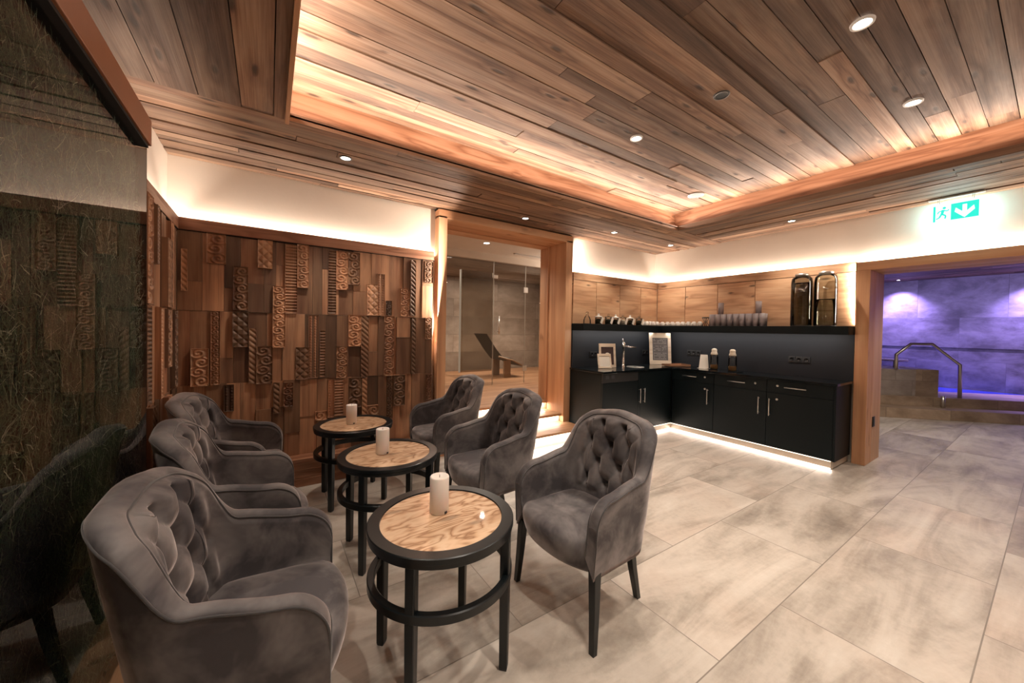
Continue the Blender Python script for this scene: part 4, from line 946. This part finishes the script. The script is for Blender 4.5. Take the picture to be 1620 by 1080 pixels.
# ------------------------------------------------------------------ armchairs
def chair_parts():
    r = .130; xa, ya = .268, .187
    P0 = [(-xa-.004, -.232)]
    n = 40
    for i in range(1, n+1): P0.append((-xa-.004+.010*i/n, -.232+(ya-r+.232)*i/n))
    xa2 = xa-.006
    for i in range(1, 41):
        th = PI-(PI/2)*i/40; P0.append((-xa2+r+r*cos(th), ya-r+r*sin(th)))
    half = P0[:]
    full = half+[(-x, y) for x, y in reversed(half)]
    full = [Vector((x, y)) for x, y in full]
    # a shallow bow for the back
    full = [Vector((p.x, p.y+.022*max(0, 1-(p.x/.2)**2)*sstep(.1, .2, p.y))) for p in full]
    cum = [0]
    for a, b in zip(full, full[1:]): cum.append(cum[-1]+(b-a).length)
    L = cum[-1]
    def at(s):
        s = min(max(s, 0), L)
        lo = 0
        while lo < len(cum)-2 and cum[lo+1] < s: lo += 1
        d = cum[lo+1]-cum[lo]; f = (s-cum[lo])/d if d > 1e-9 else 0
        p = full[lo].lerp(full[lo+1], f)
        i0, i1 = max(lo-1, 0), min(lo+2, len(full)-1); t = (full[i1]-full[i0]).normalized()
        return p, Vector((-t.y, t.x))   # outward normal
    half_arm = .42                     # length of the straight arm
    def H(s):
        a = min(s, L-s)
        h = .545+.115*math.sqrt(max(0, 1-(1-min(a/.115, 1))**2))
        h += .035*sstep(.10, .34, a)
        t = min(1, max(0, (a-.30)/.19)); h = h+(.917-h)*(1-(1-t)**2.3)*sstep(-.02, .45, t)
        return h+.028*sstep(.42, L/2, a)
    def off(s, z):
        a = min(s, L-s); wb = sstep(.24, .42, a)
        lean = max(0, z-.44)*wb
        p, n = at(s)
        d = (n*.047+Vector((0, 1))*.129)*lean
        low = -.016*max(0, (.46-z)/.13)
        return p, n, d+n*low
    # sample positions: dense near tips
    ss = [.115*(1-cos(PI/2*i/14)) for i in range(14)]
    m = 118
    ss += [.115+(L-.23)*i/m for i in range(m+1)]+[L-x for x in reversed(ss)]
    rows = []; rimo = []; rimi = []
    PZ, RZ = .147, .105; ztop = .862
    for s in ss:
        a = min(s, L-s); t = .052+.022*sstep(.28, .45, a); h = H(s); hr = t*.34; hc = h-hr
        row = []
        def pt(z, o, extra=0):
            p, n, d = off(s, z); q = p+d+n*(o-extra); return (q.x, q.y, z)
        zb = .318
        for i in range(12): row.append(pt(zb+(hc-zb)*i/11, t/2))
        rimo.append(row[-1])
        for i in range(1, 10):
            ph = PI*i/10; z = hc+hr*sin(ph); row.append(pt(z, t/2*cos(ph)))
        nb = 64; zi = .40
        aa = s-L/2
        fa = 1-sstep(.185, .255, abs(aa))
        for i in range(nb):
            z = hc+(zi-hc)*i/(nb-1)
            k = (ztop-z)/RZ; Aq = aa/PZ+.5
            pp, qq = abs(sin(PI*(Aq+k/2))), abs(sin(PI*(Aq-k/2))); puff = .42*math.sqrt(pp*qq)+.58*(1-((1-pp)*(1-qq))**.7)
            mk = fa*(1-sstep(ztop+.012, ztop+.05, z))*sstep(.485, .53, z)
            ex = .050*(mk*puff+(1-mk)*.56)
            for kr in range(4):
                zb2 = ztop-RZ*kr
                for c in ((-.5, .5) if kr % 2 == 0 else (-1, 0, 1)):
                    d2 = (aa-c*PZ)**2+(z-zb2)**2
                    if d2 < .004: ex -= .034*math.exp(-d2/.0003)*fa
            edge = sstep(0, .024, hc-z)
            wb = sstep(.30, .44, a)
            ex = ex*edge*wb+.006*edge*(1-wb)
            row.append(pt(z, -t/2, ex))
            if i == 0: rimi.append(row[-1])
        rows.append(row)
    mb = MB(); mb.grid(rows, 0, True, flip=True)
    nb = len(rows[0])
    for ri, rev in ((0, False), (len(rows)-1, True)):
        idx = [ri*nb+j for j in range(nb)]
        # front face of the arm: outer column up, rim, inner column down
        if rev: idx.reverse()
        mb.face(idx, [(0, 0)]*len(idx), 0, False)
    # underside strip
    for i in range(len(rows)-1):
        q = [i*nb, (i+1)*nb, (i+1)*nb+nb-1, i*nb+nb-1]; mb.face(q, [(0, 0)]*4, 0)
    shell = mb
    # piping
    pip = MB()
    def path(rr, first, last, o):
        pts = [first]+[Vector(p)+Vector((0, 0, .001)) for p in rr]+[last]
        pip.tube(pts, .0036, 6, 0)
    path(rimo, Vector(rows[0][1]), Vector(rows[-1][1]), 1)
    pin = MB()
    sel = [p for p in rimi]
    path(sel, Vector(rows[0][-2]), Vector(rows[-1][-2]), -1)
    # buttons
    btn = []
    for kr in range(4):
        z = ztop-RZ*kr
        for c in ((-.5, .5) if kr % 2 == 0 else (-1, 0, 1)):
            s = L/2+c*PZ; a = min(s, L-s); t = .052+.022*sstep(.28, .45, a)
            p, n, d = off(s, z); q = p+d+n*(-t/2+.034-.006)
            btn.append((Vector((q.x, q.y, z)), n))
    return shell, pip, btn
shell, pip, btn = chair_parts()
t0 = thing('armchair', (0, 0, 0), 'x', 'armchair')
shell.build('upholstered_shell', 'velvet', t0, local=True); pip.build('piping', 'velvet_dark', t0, local=True)
bm_ = MB().lathe([(0, .006), (.008, .004), (.0105, 0), (.008, -.003), (0, -.004)], (0, 0, 0), 14)
for p, n in btn:
    q = MB(); q.v = list(bm_.v); q.f = list(bm_.f); q.uv = list(bm_.uv); q.b = list(bm_.b); q.sm = list(bm_.sm)
    dirv = Vector((-n.x, -n.y, 0)).normalized()
    q.xform(Matrix.Translation(p) @ dirv.to_track_quat('Z', 'Y').to_matrix().to_4x4()).build('tuft_button', 'velvet', t0, local=True)
# seat
sg = []; nu = 30
for i in range(nu+1):
    u = -1+2*i/nu; hw = .238; row = []
    yf = -.226-.062*(1-abs(u)**2.4); zt = .462
    cr_ = lambda uu, vv: .016*(1-uu*uu)*(1-(2*vv-1)**2)
    R_ = .045
    for j in range(22):
        v = j/21; y = .17+(yf+R_-.17)*v; row.append((u*hw, y, zt+cr_(u, v)-.012*sstep(.8, 1, abs(u))))
    for j in range(1, 9):
        th = PI/2*j/8; row.append((u*hw, yf+R_-R_*sin(th), zt-R_+R_*cos(th)-.012*sstep(.8, 1, abs(u))))
    for j in range(1, 7):
        q = j/6; row.append((u*hw*(1-.01*q), yf+.022*q*q, zt-R_-(zt-R_-.325)*q))
    row.append((u*hw*.97, yf+.06, .318)); row.append((u*hw*.9, .15, .318))
    sg.append(row)
MB().grid(sg, 0, True, flip=False).build('seat', 'velvet', t0, local=True)
# legs
def leg(x0, y0, x1, y1, a, b):
    m = MB(); P = []
    for (x, y, z, w) in ((x0, y0, .345, a), (x0+(x1-x0)*.5, y0+(y1-y0)*.42, .17, (a+b)/2), (x1, y1, 0, b)):
        P.append([(x-w, y-w, z), (x+w, y-w, z), (x+w, y+w, z), (x-w, y+w, z), (x-w, y-w, z)])
    m.grid(P, 0, False, flip=True); k = len(m.v); m.v += [p for p in P[-1][:4]]; m.face([k+3, k+2, k+1, k], [(0, 0)]*4); return m
for sx in (-1, 1):
    leg(sx*.262, -.200, sx*.280, -.222, .020, .013).build('front_leg', 'black', t0, bevel=.003, local=True)
    leg(sx*.165, .160, sx*.172, .228, .020, .013).build('rear_leg', 'black', t0, bevel=.003, local=True)
GR, GL = None, None
CH = [((1.385, 1.372), -1.550, 'grey tufted velvet armchair standing nearest the open floor'),
      ((1.345, 2.267), -1.546, 'grey tufted velvet armchair in the middle of the row before the portal'),
      ((1.386, 3.189), -1.524, 'grey tufted velvet armchair nearest the lit steps and carved wall'),
      ((-.043, 1.429), 1.438, 'largest grey velvet armchair in the near corner beside the hay glass'),
      ((-.103, 2.273), 1.581, 'grey velvet armchair in the middle of the row along the hay glass'),
      ((-.185, 3.102), 1.40, 'grey velvet armchair at the carved return, last along the hay glass')]
for i, ((x, y), rz, lab) in enumerate(CH):
    o = t0 if i == 0 else dup(t0, (x, y, 0))
    o.location = (x, y, 0); o.rotation_euler = (0, 0, rz); o['label'] = lab; o['group'] = 'grey tufted armchairs around the side tables'

# ------------------------------------------------------------------ side tables
ta = thing('side_table', (0, 0, 0), 'x', 'table')
MB().lathe([(.250, .594), (.252, .600), (.297, .600), (.3005, .597), (.3005, .578), (.296, .575), (.296, .560), (.294, .558), (.262, .558), (.258, .585), (.250, .586), (.250, .594)], (0, 0, 0), 96, sharp=True).build('rim', 'black', ta, local=True)
tm = MB(); tm.lathe([(0, .594), (.2505, .594)], (0, 0, 0), 72, .37, smooth=False); tm.build('wooden_top', 'tabletop', ta, local=True)
MB().lathe([(.268, .396), (.271, .399), (.293, .399), (.297, .395), (.297, .366), (.293, .362), (.271, .362), (.268, .365), (.268, .396)], (0, 0, 0), 96, sharp=True).build('stretcher_ring', 'black', ta, local=True)
for k in range(4):
    a = PI/4+k*PI/2; Rm = Matrix.Rotation(a, 4, 'Z')
    P = []
    for z, w in ((.56, .0185), (.35, .0185), (.01, .0165), (0, .0145)): P.append([(.276-w, -w, z), (.276+w, -w, z), (.276+w, w, z), (.276-w, w, z), (.276-w, -w, z)])
    m = MB().grid(P, 0, False, flip=True); k4 = len(m.v); m.v += P[-1][:4]; m.face([k4+3, k4+2, k4+1, k4], [(0, 0)]*4)
    m.xform(Rm).build('leg', 'black', ta, bevel=.004, local=True)
TB = [((.617, 1.437), .0, 'round black side table with wood inlay standing nearest'), ((.640, 2.348), .35, 'round black side table with wood inlay, middle of the three'), ((.592, 3.215), .8, 'round black side table with wood inlay nearest the carved wall')]
for i, ((x, y), a, lab) in enumerate(TB):
    o = ta if i == 0 else dup(ta, (x, y, 0))
    o.location = (x, y, 0); o['label'] = lab; o['group'] = 'round side tables'
ca = thing('pillar_candle', (0, 0, 0), 'x', 'candle')
MB().lathe([(0, 0), (.0385, 0), (.041, .003), (.041, .152), (.0385, .156), (.030, .1555), (.022, .151), (0, .149)], (0, 0, 0), 36).build('wax_body', 'candle', ca, local=True)
MB().tube([(0, 0, .148), (.001, .001, .160)], .0012, 6).build('wick', 'graphite', ca, local=True)
MB().box(-.006, .006, -.0425, -.040, .003, .013).build('switch', 'graphite', ca, local=True)
CC = [((.622, 1.485), .35, 'white pillar candle on the nearest round table'), ((.605, 2.37), .55, 'white pillar candle on the middle round table'), ((.572, 3.23), .3, 'white pillar candle on the round table by the carved wall')]
for i, ((x, y), a, lab) in enumerate(CC):
    o = ca if i == 0 else dup(ca, (x, y, .6))
    o.location = (x, y, .5945); o.rotation_euler = (0, 0, a); o['label'] = lab; o['group'] = 'pillar candles on the side tables'
